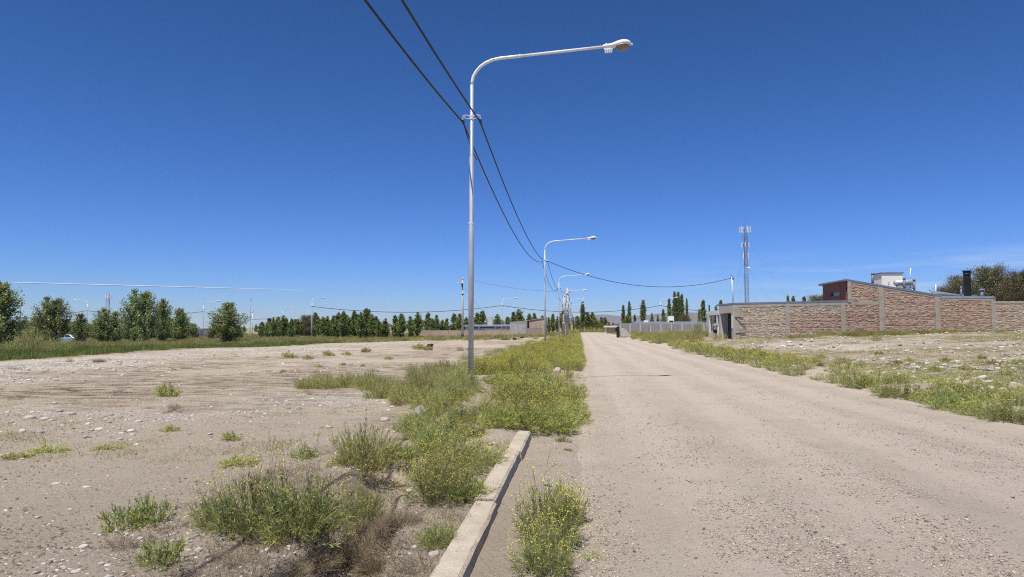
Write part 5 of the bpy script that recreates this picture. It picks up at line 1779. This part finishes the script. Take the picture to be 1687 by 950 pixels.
# solar water heater on the sloping roof
p0, p1 = at(1473, 466, 66.6), at(1504, 464.5, 66.6)
sh = thing('solar_water_heater', 'solar water heater with horizontal tank and glass tubes on the sloping roof', 'water heater', (p0.x, 66.6, p0.z - 1.0))
d = p1 - p0
MB().tube([(0, 0, 1.0), (.06, 0, 1.0), (d.x - .06, 0, d.z + 1.0), (d.x, 0, d.z + 1.0)], [.16, .25, .25, .16], 14).obj('tank', M['galv'], sh, smooth=True)
for k in range(14):
    x = .12 + (d.x - .24) * k / 13
    MB().tube([(x, -.05, .85), (x, -.75, .02)], .03, 6).obj('glass_tube', M['glass'], sh, smooth=True)
MB().box(0, d.x, -.85, -.76, -.06, .04).obj('manifold', M['galv'], sh)
for x in (.25, d.x - .25):
    MB().tube([(x, 0, .8), (x, .12, -.35)], .03, 6).obj('leg', M['tower_steel'], sh)
    MB().tube([(x, -.8, 0), (x, -.8, -.45)], .03, 6).obj('leg', M['tower_steel'], sh)

# street front: grey portal, recessed black slatted gate
yA = YW - .03
yj0, yj1 = on_x(1206, 540, XF).y, on_x(1187.6, 540, XF).y
yE = on_x(1185.6, 540, XF).y
zo = on_x(1197, 515.5, XF).z
zp = zf0 - .16
g0 = tz(XF, YW + 3) - .3
zg_ = tz(XF, YW + 3)
po = MB()
po.box(XF - .05, XF + .35, yA, yj0, g0, zo - .002)
po.box(XF - .05, XF + .35, yj1, yE, g0, zo - .002)
po.box(XF - .05, XF + .35, yA, yE, zo, zp)
portal = po.obj('portal', M['plaster'], house)
rc = MB().box(XF + .352, XF + .72, yj1 + .003, yE, g0, zp - .05).box(XF + .352, XF + .72, yA + .25, yj0 - .003, g0, zp - .05)
rc.obj('recess_wall', M['plaster'], house)
gate = MB().box(XF + .70, XF + .76, yj0, yj1, zg_ - .05, zo - .02).obj('garage_door', M['black'], house)
nsl = 18
for k in range(nsl):
    z0 = zg_ + .02 + (zo - zg_ - .1) * k / nsl
    MB().box(XF + .66, XF + .697, yj0 + .05, yj1 - .05, z0, z0 + (zo - zg_ - .1) / nsl * .82).obj('slat', M['black'], gate)
for k in range(1, 4):
    z0 = zg_ + (zo - zg_) * k / 4 - .02
    MB().box(XF + .63, XF + .658, yj0 + .3, yj1 - .3, z0, z0 + .03).obj('rail', M['tower_steel'], gate)
MB().box(XF - .09, XF - .052, yj0 - .5, yj0 - .15, zg_ + 1.0, zg_ + 2.1).obj('meter_box', M['white_wall'], portal)
# body of the house behind the party wall, so the roofs have something under them
MB().box(XF + .78, wx(1396), YW + .26, YW + 7.2, .2, zf0 - .17).obj('inner_wall', M['white_wall'], house)
MB().box(wx(1404), wx(1549), YW + .26, YW + 7.0, .2, wz(1549, 486) - .3).obj('inner_wall', M['white_wall'], house)
MB().box(wx(1552), wx(1636), YW + .26, YW + 14, .2, wz(1549, 488) - .35).obj('inner_wall', M['white_wall'], house)

# white front fence beside the portal
YE2 = on_x(1168.6, 540, XF).y
ff = thing('front_fence', 'white walled front fence with barred opening left of the grey portal', 'fence', (XF, yE, tz(XF, 73)))
def L(y):
    return y - yE
gz = 0
zl0, zl1 = on_x(1178, 518.5, XF).z - ff.location.z, on_x(1178, 511.5, XF).z - ff.location.z
MB().box(-.1, .15, L(yE) + .01, L(YE2), zl0, zl1).obj('lintel', M['white_wall'], ff)
for pa, pb in ((1168.3, 1170.2), (1181.5, 1183.2)):
    y0, y1 = on_x(pb, 540, XF).y, on_x(pa, 540, XF).y
    MB().box(-.08, .13, L(y0), L(y1), -.4, zl0 - .002).obj('post', M['white_wall'], ff)
y0, y1 = L(on_x(1181.4, 540, XF).y), L(on_x(1170.3, 540, XF).y)
zp0 = on_x(1175, 546, XF).z - ff.location.z
MB().box(-.05, .1, y0, y1, -.4, zp0).obj('low_wall', M['white_wall'], ff)
for k in range(9):
    y = y0 + (y1 - y0) * (k + .5) / 9
    MB().tube([(.02, y, zp0), (.02, y, zl0)], .022, 5).obj('bar', M['black'], ff)
for k in range(5):
    z = zp0 + (zl0 - zp0) * (k + .5) / 5
    MB().tube([(.05, y0, z), (.05, y1, z)], .014, 5).obj('cross_bar', M['tower_steel'], ff)
MB().box(2.4, 2.6, y0 - 1, y1 + 1, -.3, zl0 - .05).obj('back_wall', M['white_wall'], ff)
yd0, yd1 = L(yE) + .02, L(on_x(1183.3, 540, XF).y)
MB().box(.08, .12, yd0, yd1, -.1, zl0 - .01).obj('gap_shade', M['black'], ff)  # black panel stands in for the shade in the gap beside the portal
# white service mast on the roof
p = at(1208, 499, 67)
mt = thing('service_mast', 'white roof mast with cable head above the grey portal', 'mast', (p.x, 67, zf0))
q = at(1205.5, 455, 67)
MB().tube([(0, 0, -.1), (q.x - p.x, 0, q.z - zf0)], .055, 8).obj('pole', M['white_paint'], mt, smooth=True)
MB().tube([(q.x - p.x - .08, 0, q.z - zf0 - .25), (q.x - p.x - .02, 0, q.z - zf0 + .1), (q.x - p.x + .12, 0, q.z - zf0 - .1)], .045, 6).obj('cable_head', M['black'], mt)
MB().box(q.x - p.x + .04, q.x - p.x + .16, -.06, .06, q.z - zf0 - .35, q.z - zf0 - .1).obj('clamp', M['black'], mt)
p = at(1169.5, 540, 77)
t = thing('mast', 'short dark post standing above the left end of the white fence', 'post', (p.x, 77.2, tz(p.x, 77.2)))
MB().tube([(0, 0, -.2), (0, 0, at(1169.5, 502, 77.2).z - t.location.z)], .07, 8).obj('pole', M['black'], t)

# garden wall going on to the right
gw = thing('brick_wall', 'long brick garden wall with concrete coping right of the brick house', 'wall', (0, 0, 0))
wall_seg(gw, 1641.5, 1712, 498, 497.5, lambda x, z: .50 + nz(x, z, 7) * .8, 320)
wall_seg(gw, 1720, 1800, 497.5, 497, lambda x, z: .45 + nz(x, z, 8) * .8, 321)
column(1712, 1720, 497, None, gw)
beam(1641.1, 496, 1800, 495.2, .17, gw)

# ------------------------------------------------------------------ far buildings
def block_wall(name, label, cat, pa, pb, Ya, Yb, top, base_off, mat, ncol, colmat='column', tint=None, cols=None):
    """wall between two photo columns at two distances, with pillars and coping"""
    A, B = at(pa, 540, Ya), at(pb, 540, Yb)
    t = thing(name, label, cat, (A.x, A.y, 0))
    u = Vector((B.x - A.x, B.y - A.y, 0)); ln = u.length; u.normalize()
    rz = math.atan2(u.y, u.x)
    t.rotation_euler = (0, 0, rz)
    z1 = at((pa + pb) / 2, top, (Ya + Yb) / 2).z
    z0 = min(tz(A.x, A.y), tz(B.x, B.y)) - .4
    MB().box(0, ln, 0, .2, z0, z1).obj('wall', M[mat], t)
    MB().box(-.02, ln + .02, -.03, .23, z1 + .003, z1 + .12).obj('coping', M[colmat], t)
    for k in range(ncol + 1):
        x = ln * k / ncol
        MB().box(x - .14, x + .14, -.07, .19, z0, z1 - .003).obj('column', M[colmat], t)
    mb = MB()
    nr = int((z1 - z0) / .2)
    for j in range(nr):                        # course joints: every second course stands proud
        mb.box(.15, ln - .15, -.014, -.003, z0 + j * .2, z0 + j * .2 + .17)
    w2 = mb.obj('block_course', M[mat], t, stuff=True)
    return t
M['far_brick'] = pmat('weathered brick', (.50, .40, .31), (.44, .31, .23), 1.2, .95)
block_wall('brick_wall', 'long low brick wall across the far lot left of the concrete pole', 'wall', 691, 800, 165, 168, 544.5, 0, 'far_brick', 7)
block_wall('brick_wall', 'low brick wall with pillars at the left of the lamp row', 'wall', 867, 893, 158, 160, 541, 0, 'far_brick', 2)
block_wall('brick_wall', 'long low brick wall before the low zinc roofs', 'wall', 800.5, 841, 168, 168, 543.5, 0, 'far_brick', 4)

def simple_house(name, label, x0p, x1p, Y, depth, top, mat, roofmat='roof', wins=(), slope=0, base=None):
    A, B = at(x0p, 540, Y), at(x1p, 540, Y)
    zg = min(tz(A.x, Y), tz(B.x, Y)) - .3
    t = thing(name, label, 'house', (A.x, Y, zg))
    w, zt = B.x - A.x, at((x0p + x1p) / 2, top, Y).z - zg
    MB().box(0, w, 0, depth, 0, zt).obj('wall', M[mat], t)
    MB().hexa([(-.4, -.5), (w + .4, -.5), (w + .4, depth + .3), (-.4, depth + .3)], [zt + .003, zt + .003 + slope, zt + .003 + slope, zt + .003], [zt + .22, zt + .22 + slope, zt + .22 + slope + .3, zt + .52]).obj('roof', M[roofmat], t)
    for a, b, c, d in wins:
        xa, xb = at(a, 540, Y).x - A.x, at(b, 540, Y).x - A.x
        f = MB().box(xa, xb, -.05, -.004, at(a, d, Y).z - zg, at(a, c, Y).z - zg).obj('window', M['white_paint'], t)
        MB().box(xa + .06, xb - .06, -.065, -.052, at(a, d, Y).z - zg + .06, at(a, c, Y).z - zg - .06).obj('pane', M['glass'], f)
    return t, A, zg, zt
h, A, zg, zt = simple_house('low_house', 'low house with pale zinc roof behind the far brick wall', 766, 842, 175, 9, 537.5, 'plaster', 'roof', ((770, 788, 538.2, 541.5), (790, 815, 537.8, 541), (818, 838, 537.5, 540)))
for a in (789, 816.5, 834):
    x = at(a, 540, 174.5).x - A.x
    MB().box(x - .2, x + .2, -.6, -.07, 0, zt + .1).obj('pillar', M['flash'], h)
MB().box(at(803, 540, 178).x - A.x, at(811.5, 540, 178).x - A.x, 3, 4.6, zt + .3, at(805, 522, 178).z - zg).obj('tank_room', M['plaster'], h)
# grey block extension and brick house beside it
t = thing('block_house', 'grey cement block building without roof before the sloping brick house', 'house', (at(840, 540, 160).x, 160, tz(at(840, 540, 160).x, 160) - .3))
x1 = at(868, 540, 160).x - t.location.x
zz = at(850, 530, 160).z - t.location.z
zz2 = at(868, 527.5, 160).z - t.location.z
MB().hexa([(0, 0), (x1, 0), (x1, .25), (0, .25)], [0] * 4, [zz, zz2, zz2, zz]).obj('wall', M['block'], t)
MB().box(x1 - .25, x1, .252, 5, 0, zz2 - .05).obj('wall', M['block'], t)
mb = MB()
for j in range(17):
    for i in range(10):
        o = .2 if j % 2 else 0
        a, b = max(0, i * .4 - o), min(x1, i * .4 + .37 - o)
        if b - a > .1 and (j + 1) * .2 < zz - .02:
            mb.box(a, b, -.02 - random.uniform(0, .012), -.003, j * .2, j * .2 + .175)
mb.obj('block', M['pale_block'], t, stuff=True)
for x in (.12, x1 / 2, x1 - .12):
    MB().box(x - .1, x + .1, -.05, -.033, 0, zz - .05).obj('column', M['column'], t)
X0 = at(868.5, 540, 163).x
t = thing('brick_house', 'far brick house with sloping roof line beside the second lamp post', 'house', (X0, 163, tz(X0, 163) - .3))
x1 = at(899, 540, 163).x - X0
z0, z1 = at(869, 528.5, 163).z - t.location.z, at(897, 523.5, 163).z - t.location.z
w = MB().hexa([(0, 0), (x1, 0), (x1, 5), (0, 5)], [0] * 4, [z0, z1, z1 - .2, z0 - .2]).obj('wall', M['far_brick'], t)
MB().hexa([(-.2, -.15), (x1 + .15, -.15), (x1 + .15, 5.2), (-.2, 5.2)], [z0 + .003, z1 + .003, z1 - .17, z0 - .17], [z0 + .13, z1 + .13, z1, z0]).obj('roof', M['column'], t)
for px in (871, 882.5, 889, 898):
    x = at(px, 540, 163).x - X0
    MB().box(x - .12, x + .12, -.06, -.004, 0, z0 - .1).obj('column', M['column' if px != 871 else 'black'], t)
put_world('olive', at(882, 540, 160.5).x, 160.5, 2.1, 'dark bush before the far brick house', None, 1.6)
x0 = at(906, 540, 185).x
t = thing('roof_tiles', 'low heap of orange clay tiles behind the second lamp post', 'tile heap', (x0, 185, tz(x0, 185)))
for k in range(14):
    MB().add([(-1.6 + k * .25, -.1 * k % .3, 0), (-1.5 + k * .25, .6, .1), (-1.0 + k * .25, .5, .7 + .3 * math.sin(k)), (-1.2 + k * .25, -.3, .5 + .2 * math.sin(k * 2)), (-1.3 + k * .25, .1, .02)], [(0, 1, 2, 3), (0, 3, 4), (3, 2, 4), (2, 1, 4)]).obj('tile', M['orange'], t)

# right side: grey block compound, low house, small ruin
A, B = at(1013, 540, 205), at(1158, 540, 150)
t = block_wall('block_wall', 'long grey cement block wall with pale pillars before the low house', 'wall', 1022, 1160, 168, 160, 533.5, 0, 'block', 8, 'pole_conc')
t2 = block_wall('block_wall', 'side stretch of grey block wall receding along the road', 'wall', 1010, 1021.5, 215, 169, 533.8, 0, 'block', 5, 'block')
h, A, zg, zt = simple_house('low_house', 'long low house under flat zinc roof behind the grey block wall', 1048, 1162, 174, 8, 532.5, 'plaster', 'roof', ((1092, 1120, 532.8, 535.3), (1124, 1155, 532.8, 535.0)))
tb = MB().box(at(1101, 540, 177).x - A.x, at(1110.5, 540, 177).x - A.x, 3, 4.4, zt + .1, at(1105, 520.5, 177).z - zg).obj('tank_room', M['cream'], h)
MB().box(at(1102.5, 540, 177).x - A.x, at(1109.5, 540, 177).x - A.x, 2.9, 2.996, zt + .3, at(1105, 528, 177).z - zg).obj('tank_hatch', M['black'], tb)
MB().box(at(1061, 540, 177).x - A.x, at(1068, 540, 177).x - A.x, 3, 4.2, zt + .1, at(1063, 527.5, 177).z - zg).obj('tank_room', M['white_wall'], h)
h, A, zg, zt = simple_house('small_house', 'small unfinished brick house by the right edge of the far road', 998, 1024, 182, 6, 539.5, 'far_brick', 'far_brick', ((1000.5, 1002.5, 541, 547), (1013, 1016, 540, 547)))
MB().box(at(997, 540, 182).x - A.x, at(999, 540, 182).x - A.x, -.12, -.004, 0, zt).obj('column', M['white_wall'], h)
# dumped slab leaning against a post, on the right verge far away
p = ground(1032, 556)
t = thing('concrete_slab', 'dumped concrete slab leaning beside a dark post by the far right verge', 'slab', p, .35)
MB().add([(-.9, 0, .1), (1.4, 0, -.1), (1.4, .8, -.1), (-.9, .8, .1), (-1.0, .1, 1.5), (-.4, .1, 1.5), (-.4, .9, 1.5), (-1.0, .9, 1.5)], [(3, 2, 1, 0), (4, 5, 6, 7), (0, 1, 5, 4), (1, 2, 6, 5), (2, 3, 7, 6), (3, 0, 4, 7)]).obj('slab', M['pole_conc'], t)
MB().box(-1.5, -1.15, .1, .4, -.2, 1.7).obj('post', M['black'], t)
MB().box(-1.15, .3, .0, .5, -.2, .28).obj('footing', M['column'], t)
# left: low metal roof, white house
h, A, zg, zt = simple_house('shed', 'low open shed with pale metal roof among the left trees', 32, 60, 150, 8, 547, 'flash', 'roof', ())
h, A, zg, zt = simple_house('white_house', 'small white house between curved lamp and round poplar', 303, 331, 190, 7, 543.5, 'white_wall', 'flash', ((321, 325, 549, 554),))
MB().box(at(320, 540, 189).x - A.x, at(331, 540, 189).x - A.x, -1.2, -.07, 0, zt - .2).obj('porch', M['flash'], h)

# ------------------------------------------------------------------ pale blue car half hidden by the scrub
cp_ = ground(109, 569)
car = thing('parked_car', 'pale blue parked car half hidden by the scrub on the left', 'car', (cp_.x, cp_.y, cp_.z), .15)
prof = [(-2.1, .35), (-2.15, .75), (-1.95, .92), (-1.0, .98), (-.45, 1.42), (.75, 1.44), (1.45, .98), (2.05, .9), (2.12, .35)]
mb = MB()
n = len(prof)
vs_ = []
for y, k in ((-.85, 1.0), (.85, 1.0)):
    for x, z in prof:
        vs_.append((x, y * (.82 if z > 1.2 else 1), z))
mb.add(vs_, [tuple(range(n - 1, -1, -1)), tuple(range(n, 2 * n))] + [(i, i + 1, n + i + 1, n + i) for i in range(n - 1)] + [(n - 1, 0, n, 2 * n - 1)])
bd = bevel(mb.obj('body', M['car_blue'], car), .05, 2)
for y in (-.80, .80):
    s = -1 if y < 0 else 1
    MB().add([(-.85, y * 1.04, 1.02), (-.42, y * .93, 1.36), (.1, y * .93, 1.37), (.1, y * 1.04, 1.02)], [(0, 1, 2, 3)]).obj('window', M['glass'], car)
    MB().add([(.2, y * 1.04, 1.02), (.2, y * .93, 1.37), (.72, y * .93, 1.37), (1.25, y * 1.04, 1.02)], [(0, 1, 2, 3)]).obj('window', M['glass'], car)
for x in (-1.3, 1.3):
    for y in (-.78, .78):
        wv = MB().tube([(x, y - .1, .31), (x, y + .1, .31)], .31, 14).obj('wheel', M['rubber'], car)
        MB().tube([(x, y - .115, .31), (x, y + .115, .31)], .18, 10).obj('rim', M['galv'], wv)
for y in (-.6, .6):
    MB().box(-2.17, -2.1, y - .15, y + .15, .68, .8).obj('headlight', M['lamp_white'], car)

# ------------------------------------------------------------------ the person at the white fence
pp = ground(1178.5, 559.0)
pp = Vector((XF - .55, on_x(1178.3, 540, XF - .55).y, 0)); pp.z = tz(pp.x, pp.y)
def skin_body(name, verts, edges, radii, mat, parent=None, root=0, sub=2):
    me = bpy.data.meshes.new(name)
    me.from_pydata(verts, edges, [])
    me.materials.append(M[mat])
    o = link(name, me, parent)
    md = o.modifiers.new('skin', 'SKIN')
    md.use_smooth_shade = True
    for v, r in zip(me.skin_vertices[0].data, radii):
        v.radius = r if hasattr(r, '__len__') else (r, r)
        v.use_root = False
    me.skin_vertices[0].data[root].use_root = True
    s = o.modifiers.new('sub', 'SUBSURF')
    s.levels = s.render_levels = sub
    return o
# local frame: the person faces +Y (towards the fence's far end), x to the right
V_ = [(0, 0, .93), (0, .0, 1.08), (0, .01, 1.26), (0, .0, 1.42), (0, .02, 1.50), (0, .05, 1.60), (0, .06, 1.70),
      (-.09, 0, .88), (-.10, .02, .48), (-.10, -.02, .09), (-.11, .10, .04),
      (.09, 0, .88), (.10, .05, .48), (.10, .04, .09), (.11, .16, .04),
      (-.19, 0, 1.39), (-.25, .02, 1.12), (-.22, .18, .94), (-.21, .25, .90),
      (.19, 0, 1.39), (.24, .06, 1.13), (.15, .27, 1.20), (.12, .34, 1.24)]
E_ = [(0, 1), (1, 2), (2, 3), (3, 4), (4, 5), (5, 6), (0, 7), (7, 8), (8, 9), (9, 10), (0, 11), (11, 12), (12, 13), (13, 14), (3, 15), (15, 16), (16, 17), (17, 18), (3, 19), (19, 20), (20, 21), (21, 22)]
r_ = [(.15, .10), (.14, .10), (.16, .11), (.13, .09), (.05, .05), (.085, .095), (.06, .07), .09, .06, .045, .04, .09, .06, .045, .04, .06, .045, .036, .03, .06, .045, .036, .03]
for hnd, c in ((18, (-.21, .25, .90)), (22, (.12, .34, 1.24))):    # five fingers on each hand
    src = V_[hnd - 1]
    dr = (Vector(c) - Vector(src)).normalized()
    sd_ = dr.cross(Vector((0, 0, 1))).normalized()
    for k, (o, l) in enumerate(((-.024, .065), (-.009, .075), (.007, .07), (.022, .055), (.034, .035))):
        b0 = Vector(c) + dr * (.03 if k < 4 else -.005) + sd_ * o
        i0 = len(V_)
        V_ += [tuple(b0), tuple(b0 + dr * l * .6 + Vector((0, 0, -.008))), tuple(b0 + dr * l - Vector((0, 0, .022)))]
        E_ += [(hnd, i0), (i0, i0 + 1), (i0 + 1, i0 + 2)]
        r_ += [.010, .009, .007]
per = skin_body('person', V_, E_, r_, 'skin')
per.location = pp
per.rotation_euler = (0, 0, .35)
per['label'] = 'person in grey shirt and black shorts standing at the white fence'
per['category'] = 'person'
skin_body('shirt', [(0, 0, .90), (0, 0, 1.08), (0, .01, 1.26), (0, 0, 1.42), (0, .01, 1.47), (-.19, 0, 1.40), (-.245, .015, 1.2), (.19, 0, 1.40), (.235, .04, 1.2)],
          [(0, 1), (1, 2), (2, 3), (3, 4), (3, 5), (5, 6), (3, 7), (7, 8)], [(.19, .135), (.17, .13), (.185, .135), (.15, .11), (.07, .07), .08, .07, .08, .07], 'shirt', per)
skin_body('shorts', [(0, 0, .95), (-.09, 0, .86), (-.11, .015, .56), (.09, 0, .86), (.11, .04, .56)], [(0, 1), (1, 2), (0, 3), (3, 4)], [(.175, .125), .115, .095, .115, .095], 'shorts', per)
skin_body('hair', [(0, .03, 1.63), (0, .045, 1.70), (0, .06, 1.74)], [(0, 1), (1, 2)], [(.095, .10), (.095, .105), (.06, .07)], 'hair', per)
for s in (-1, 1):
    f = Vector(V_[9 if s < 0 else 13])
    skin_body('shoe', [(f.x, f.y - .04, .05), (f.x, f.y + .08, .04), (f.x + .01 * s, f.y + .19, .035)], [(0, 1), (1, 2)], [(.05, .05), (.048, .04), (.04, .03)], 'shorts', per)

# ------------------------------------------------------------------ rocks and litter
for px, py, w in ((48, 690, 19), (74, 692, 18), (83, 693, 13), (98, 678, 15), (37, 711, 16), (117, 683, 15), (196, 708, 11), (200, 714, 11), (216, 711, 16), (218, 717, 13), (197, 724, 11), (179, 711, 8), (164, 707, 14), (145, 699, 12), (66, 713, 17), (139, 721, 13), (134, 713, 10),
                  (53, 679, 10), (75, 683, 7), (2, 712, 10), (18, 697, 11), (24, 699, 9), (148, 690, 9), (174, 691, 9), (186, 704, 8), (105, 697, 8), (118, 694, 8), (228, 695, 14), (225, 733, 12), (12, 680, 10), (216, 725, 8)):
    rock(px, py, w)
for px, py, w in ((414, 680, 9), (410, 688, 10), (424, 677, 7), (404, 692, 7), (628, 655, 12), (622, 661, 10), (634, 664, 12), (646, 671, 11), (640, 676, 9), (600, 659, 10), (533, 654, 9), (515, 657, 9), (528, 669, 9), (472, 661, 9), (449, 660, 8), (560, 656, 8), (618, 653, 8)):
    rock(px, py, w, 'pale stone in the scatter across the middle of the bare lot', group='pale stones across the bare lot')
rock(634, 693, 20, 'grey rounded rock alone on the dirt left of the plastic bag', group=None)
rock(93, 797, 16, 'flat pale stone on bare near dirt, larger of two flat ones', 2, None)
rock(141, 802, 12, 'flat pale stone on bare near dirt, smaller of two flat ones', 2, None)
rock(464, 786, 16, 'white flat stone on dirt behind the large green weeds', 2, None)
rock(715, 915, 24, 'white rounded stone half under the bright green kerb weed', 1, None)
rock(1402, 831, 8, 'grey stone pressed into the gravel road', 3, None)
for px, py, w in ((1356, 788, 7), (1291, 798, 7), (1217, 739, 5), (1396, 805, 9), (1470, 821, 5), (1600, 898, 6), (1468, 943, 7), (1148, 800, 6), (1050, 937, 12), (1022, 814, 8), (1271, 911, 6), (1210, 906, 5), (1329, 726, 5), (1361, 745, 5), (1398, 840, 9), (1436, 857, 9)):
    o = rock(px, py, w, 'dark stone lying loose on the gravel road', group='dark stones on the gravel road')
RB = 'rubble stones on the waste ground right of the road'
for k in range(70):
    px, py = random.choice(((1500, 598), (1555, 598), (1600, 603), (1620, 606), (1660, 604), (1340, 570), (1320, 573), (1375, 575), (1240, 565), (1290, 567), (1640, 578), (1600, 583), (1560, 575), (1450, 618), (1640, 626)))
    rock(px + random.gauss(0, 22), py + random.gauss(0, 4), random.uniform(5, 12), 'pale rubble stone on the waste ground right of the road', group=RB)

def bag(px, py, w, h, label, mat='plastic'):
    p = ground(px, py)
    bm = bmesh.new()
    bmesh.ops.create_icosphere(bm, subdivisions=3, radius=.5)
    sd0 = random.random() * 99
    for v in bm.verts:
        c = v.co
        k = 1 + .55 * (float(fbm(np.array([c.x * 3 + sd0]), np.array([c.z * 3 + c.y * 2.1]), 401, 4)[0]) - .5)
        v.co = Vector((c.x * k, c.y * k * .7, max(-.12, c.z * k)))
    me = bpy.data.meshes.new('plastic_bag')
    bm.to_mesh(me); bm.free()
    me.materials.append(M[mat])
    o = link('plastic_bag', me, None, (p.x, p.y, p.z + .02))
    s = w / F * p.y
    o.scale = (s, s, s * h / w)
    o['label'], o['category'] = label, 'plastic bag'
    return o
bag(693, 688, 24, 34, 'grey white crumpled plastic bag caught in the weeds beside the mound')
bag(566, 902, 14, 12, 'small white plastic scrap among the dry gully twigs')
bag(902, 800, 14, 8, 'pale plastic scrap lying in the gutter before the tall weed')
def tyre(px, py, w, label, lie=True):
    p = ground(px, py)
    R0 = .34
    mb = MB()
    n, m_ = 24, 10
    vs_ = []
    for i in range(n):
        q = 2 * PI * i / n
        for j in range(m_):
            a = 2 * PI * j / m_
            r = R0 - .10 + .10 * math.cos(a)
            vs_.append((r * math.cos(q), r * math.sin(q), .12 + .11 * math.sin(a)))
    mb.add(vs_, [(i * m_ + j, i * m_ + (j + 1) % m_, ((i + 1) % n) * m_ + (j + 1) % m_, ((i + 1) % n) * m_ + j) for i in range(n) for j in range(m_)])
    o = mb.obj('old_tyre', M['rubber'], None, smooth=True, loc=(p.x, p.y, p.z + .05))
    s = w / F * p.y / .68
    o.scale = (s, s, s * 1.3)
    o.rotation_euler = (.12, -.08, 0)
    o['label'], o['category'] = label, 'tyre'
tyre(709, 572, 11, 'old black tyre lying beside a weed on the bare lot')
tyre(848, 560, 7, 'old black tyre far on the lot before the block building')
tyre(860, 557.5, 6, 'old black tyre farther right on the far lot')
# dark heaps of burnt brush at the near edge of the grass belt
for px, py, w, lb in ((158, 597, 26, 'dark heap of dead brush on the gravel before the grass belt'), (112, 596, 14, 'dark green clump beside the heap of dead brush')):
    put('twig' if w > 20 else 'green', px, py, w, lb, None, .9)
# contrail high over the left horizon
a, b = at(-60, 463, 30000), at(545, 479, 42000)
n = 40
pts = [a.lerp(b, k / n) for k in range(n + 1)]
m, nt, bs = new_mat('thin contrail')
bs.inputs['Base Color'].default_value = (.9, .9, .92, 1)
bs.inputs['Roughness'].default_value = 1
tc = nd(nt, 'ShaderNodeTexCoord')
sx = nd(nt, 'ShaderNodeSeparateXYZ')
nt.links.new(tc.outputs['Generated'], sx.inputs[0])
al = ramp(nt, sx.outputs[0], .55, .98, (.75, .75, .75), (0, 0, 0))
nt.links.new(al, bs.inputs['Alpha'])
o = MB().tube(pts, [26] * (n + 1), 8).obj('contrail', m, None, smooth=True)
o['label'], o['category'] = 'thin straight white contrail fading out above the left horizon', 'contrail'

# ------------------------------------------------------------------ the air
hz = MB().box(-4150, 4150, -110, 9300, -4.5, 190).obj('haze', bpy.data.materials.new('haze'), None, kind='stuff')
m = hz.data.materials[0]
m.use_nodes = True
m.node_tree.nodes.clear()
ho = m.node_tree.nodes.new('ShaderNodeOutputMaterial')
pv = m.node_tree.nodes.new('ShaderNodeVolumePrincipled')
pv.inputs['Color'].default_value = (.80, .87, .97, 1)
pv.inputs['Density'].default_value = 0.00004
m.node_tree.links.new(pv.outputs[0], ho.inputs['Volume'])

# ------------------------------------------------------------------ say which one of a row each one is
ORD = 'first second third fourth fifth sixth seventh eighth ninth tenth eleventh twelfth thirteenth fourteenth fifteenth sixteenth seventeenth eighteenth nineteenth twentieth twenty-first twenty-second twenty-third twenty-fourth twenty-fifth twenty-sixth twenty-seventh twenty-eighth twenty-ninth thirtieth'.split()
ORD += [a + '-' + b for a in ('thirty', 'forty') for b in ORD[:9]]
ORD.insert(39, 'fortieth')
def ordinals(group, key, fmt):
    L_ = sorted([o for o in SC.objects if o.get('group') == group], key=key)
    for k, o in enumerate(L_):
        o['label'] = fmt % ORD[k]
across = lambda o: o.location.x / max(o.location.y, 1)
along = lambda o: o.location.y
ordinals('poplars of the long dense row', across, '%s poplar from the left in the long dense row beyond the lot')
ordinals('poplars before the end of the far brick wall', across, '%s poplar from the left in the short row at the brick wall end')
ordinals('poplars behind the far brick wall', across, '%s poplar from the left behind the far brick walls and low roofs')
ordinals('conifer like trees beside the lamp row', across, '%s dark tree from the left behind the row of lamp posts')
ordinals('trees closing the end of the road', across, '%s tree from the left in the thicket closing the road end')
ordinals('weeds of the right verge', along, '%s weed bush from the camera in the near run of right verge')
ordinals('weeds of the right verge farther on', along, '%s weed bush from the camera in the farther run of right verge')
ordinals('yellow flowered weeds of the left verge', along, '%s yellow flowered weed bush from the camera in the first verge mass')
ordinals('olive weeds round the nearest lamp post', across, '%s olive weed from the left in the clump by the nearest lamp')
ordinals('low row of olive weeds on the lot', across, '%s olive weed from the left in the low row on the lot')
ordinals('green weeds before the nearest lamp post', across, '%s green weed from the left on the mound before the nearest lamp')
ordinals('small weeds on the far lot', across, '%s small round olive weed from the left on the far lot')
ordinals('tiny tufts on the bare lot', across, '%s tiny dull tuft from the left on the middle of the lot')
ordinals('tufts among the rubble', across, '%s dull green tuft from the left among the rubble stones')
ordinals('dry twigs filling the gully', along, '%s tangle of dry twigs from the camera in the erosion gully')
ordinals('pale stones across the bare lot', across, '%s pale stone from the left in the scatter across the lot')
ordinals('dark stones on the gravel road', along, '%s dark loose stone from the camera on the gravel road')
ordinals('low far trees on the left horizon', across, '%s low dark tree from the left on the far horizon')
ordinals('low far trees on the right horizon', across, '%s low tree from the left on the horizon behind the white fence')
ordinals('pale bushes of the grass belt', across, '%s pale rounded bush from the left in the grass belt')
ordinals('bushes at the end of the road', across, '%s dark bush from the left in the scrub ending the road')
ordinals('bushes at the far end of the left verge', along, '%s bush from the camera at the far end of the left verge')
ordinals('low poplars behind the young ones', across, '%s low poplar from the left behind the young poplars of the belt')
ordinals('low poplars at the back of the long row', across, '%s low poplar from the left at the back of the long row')
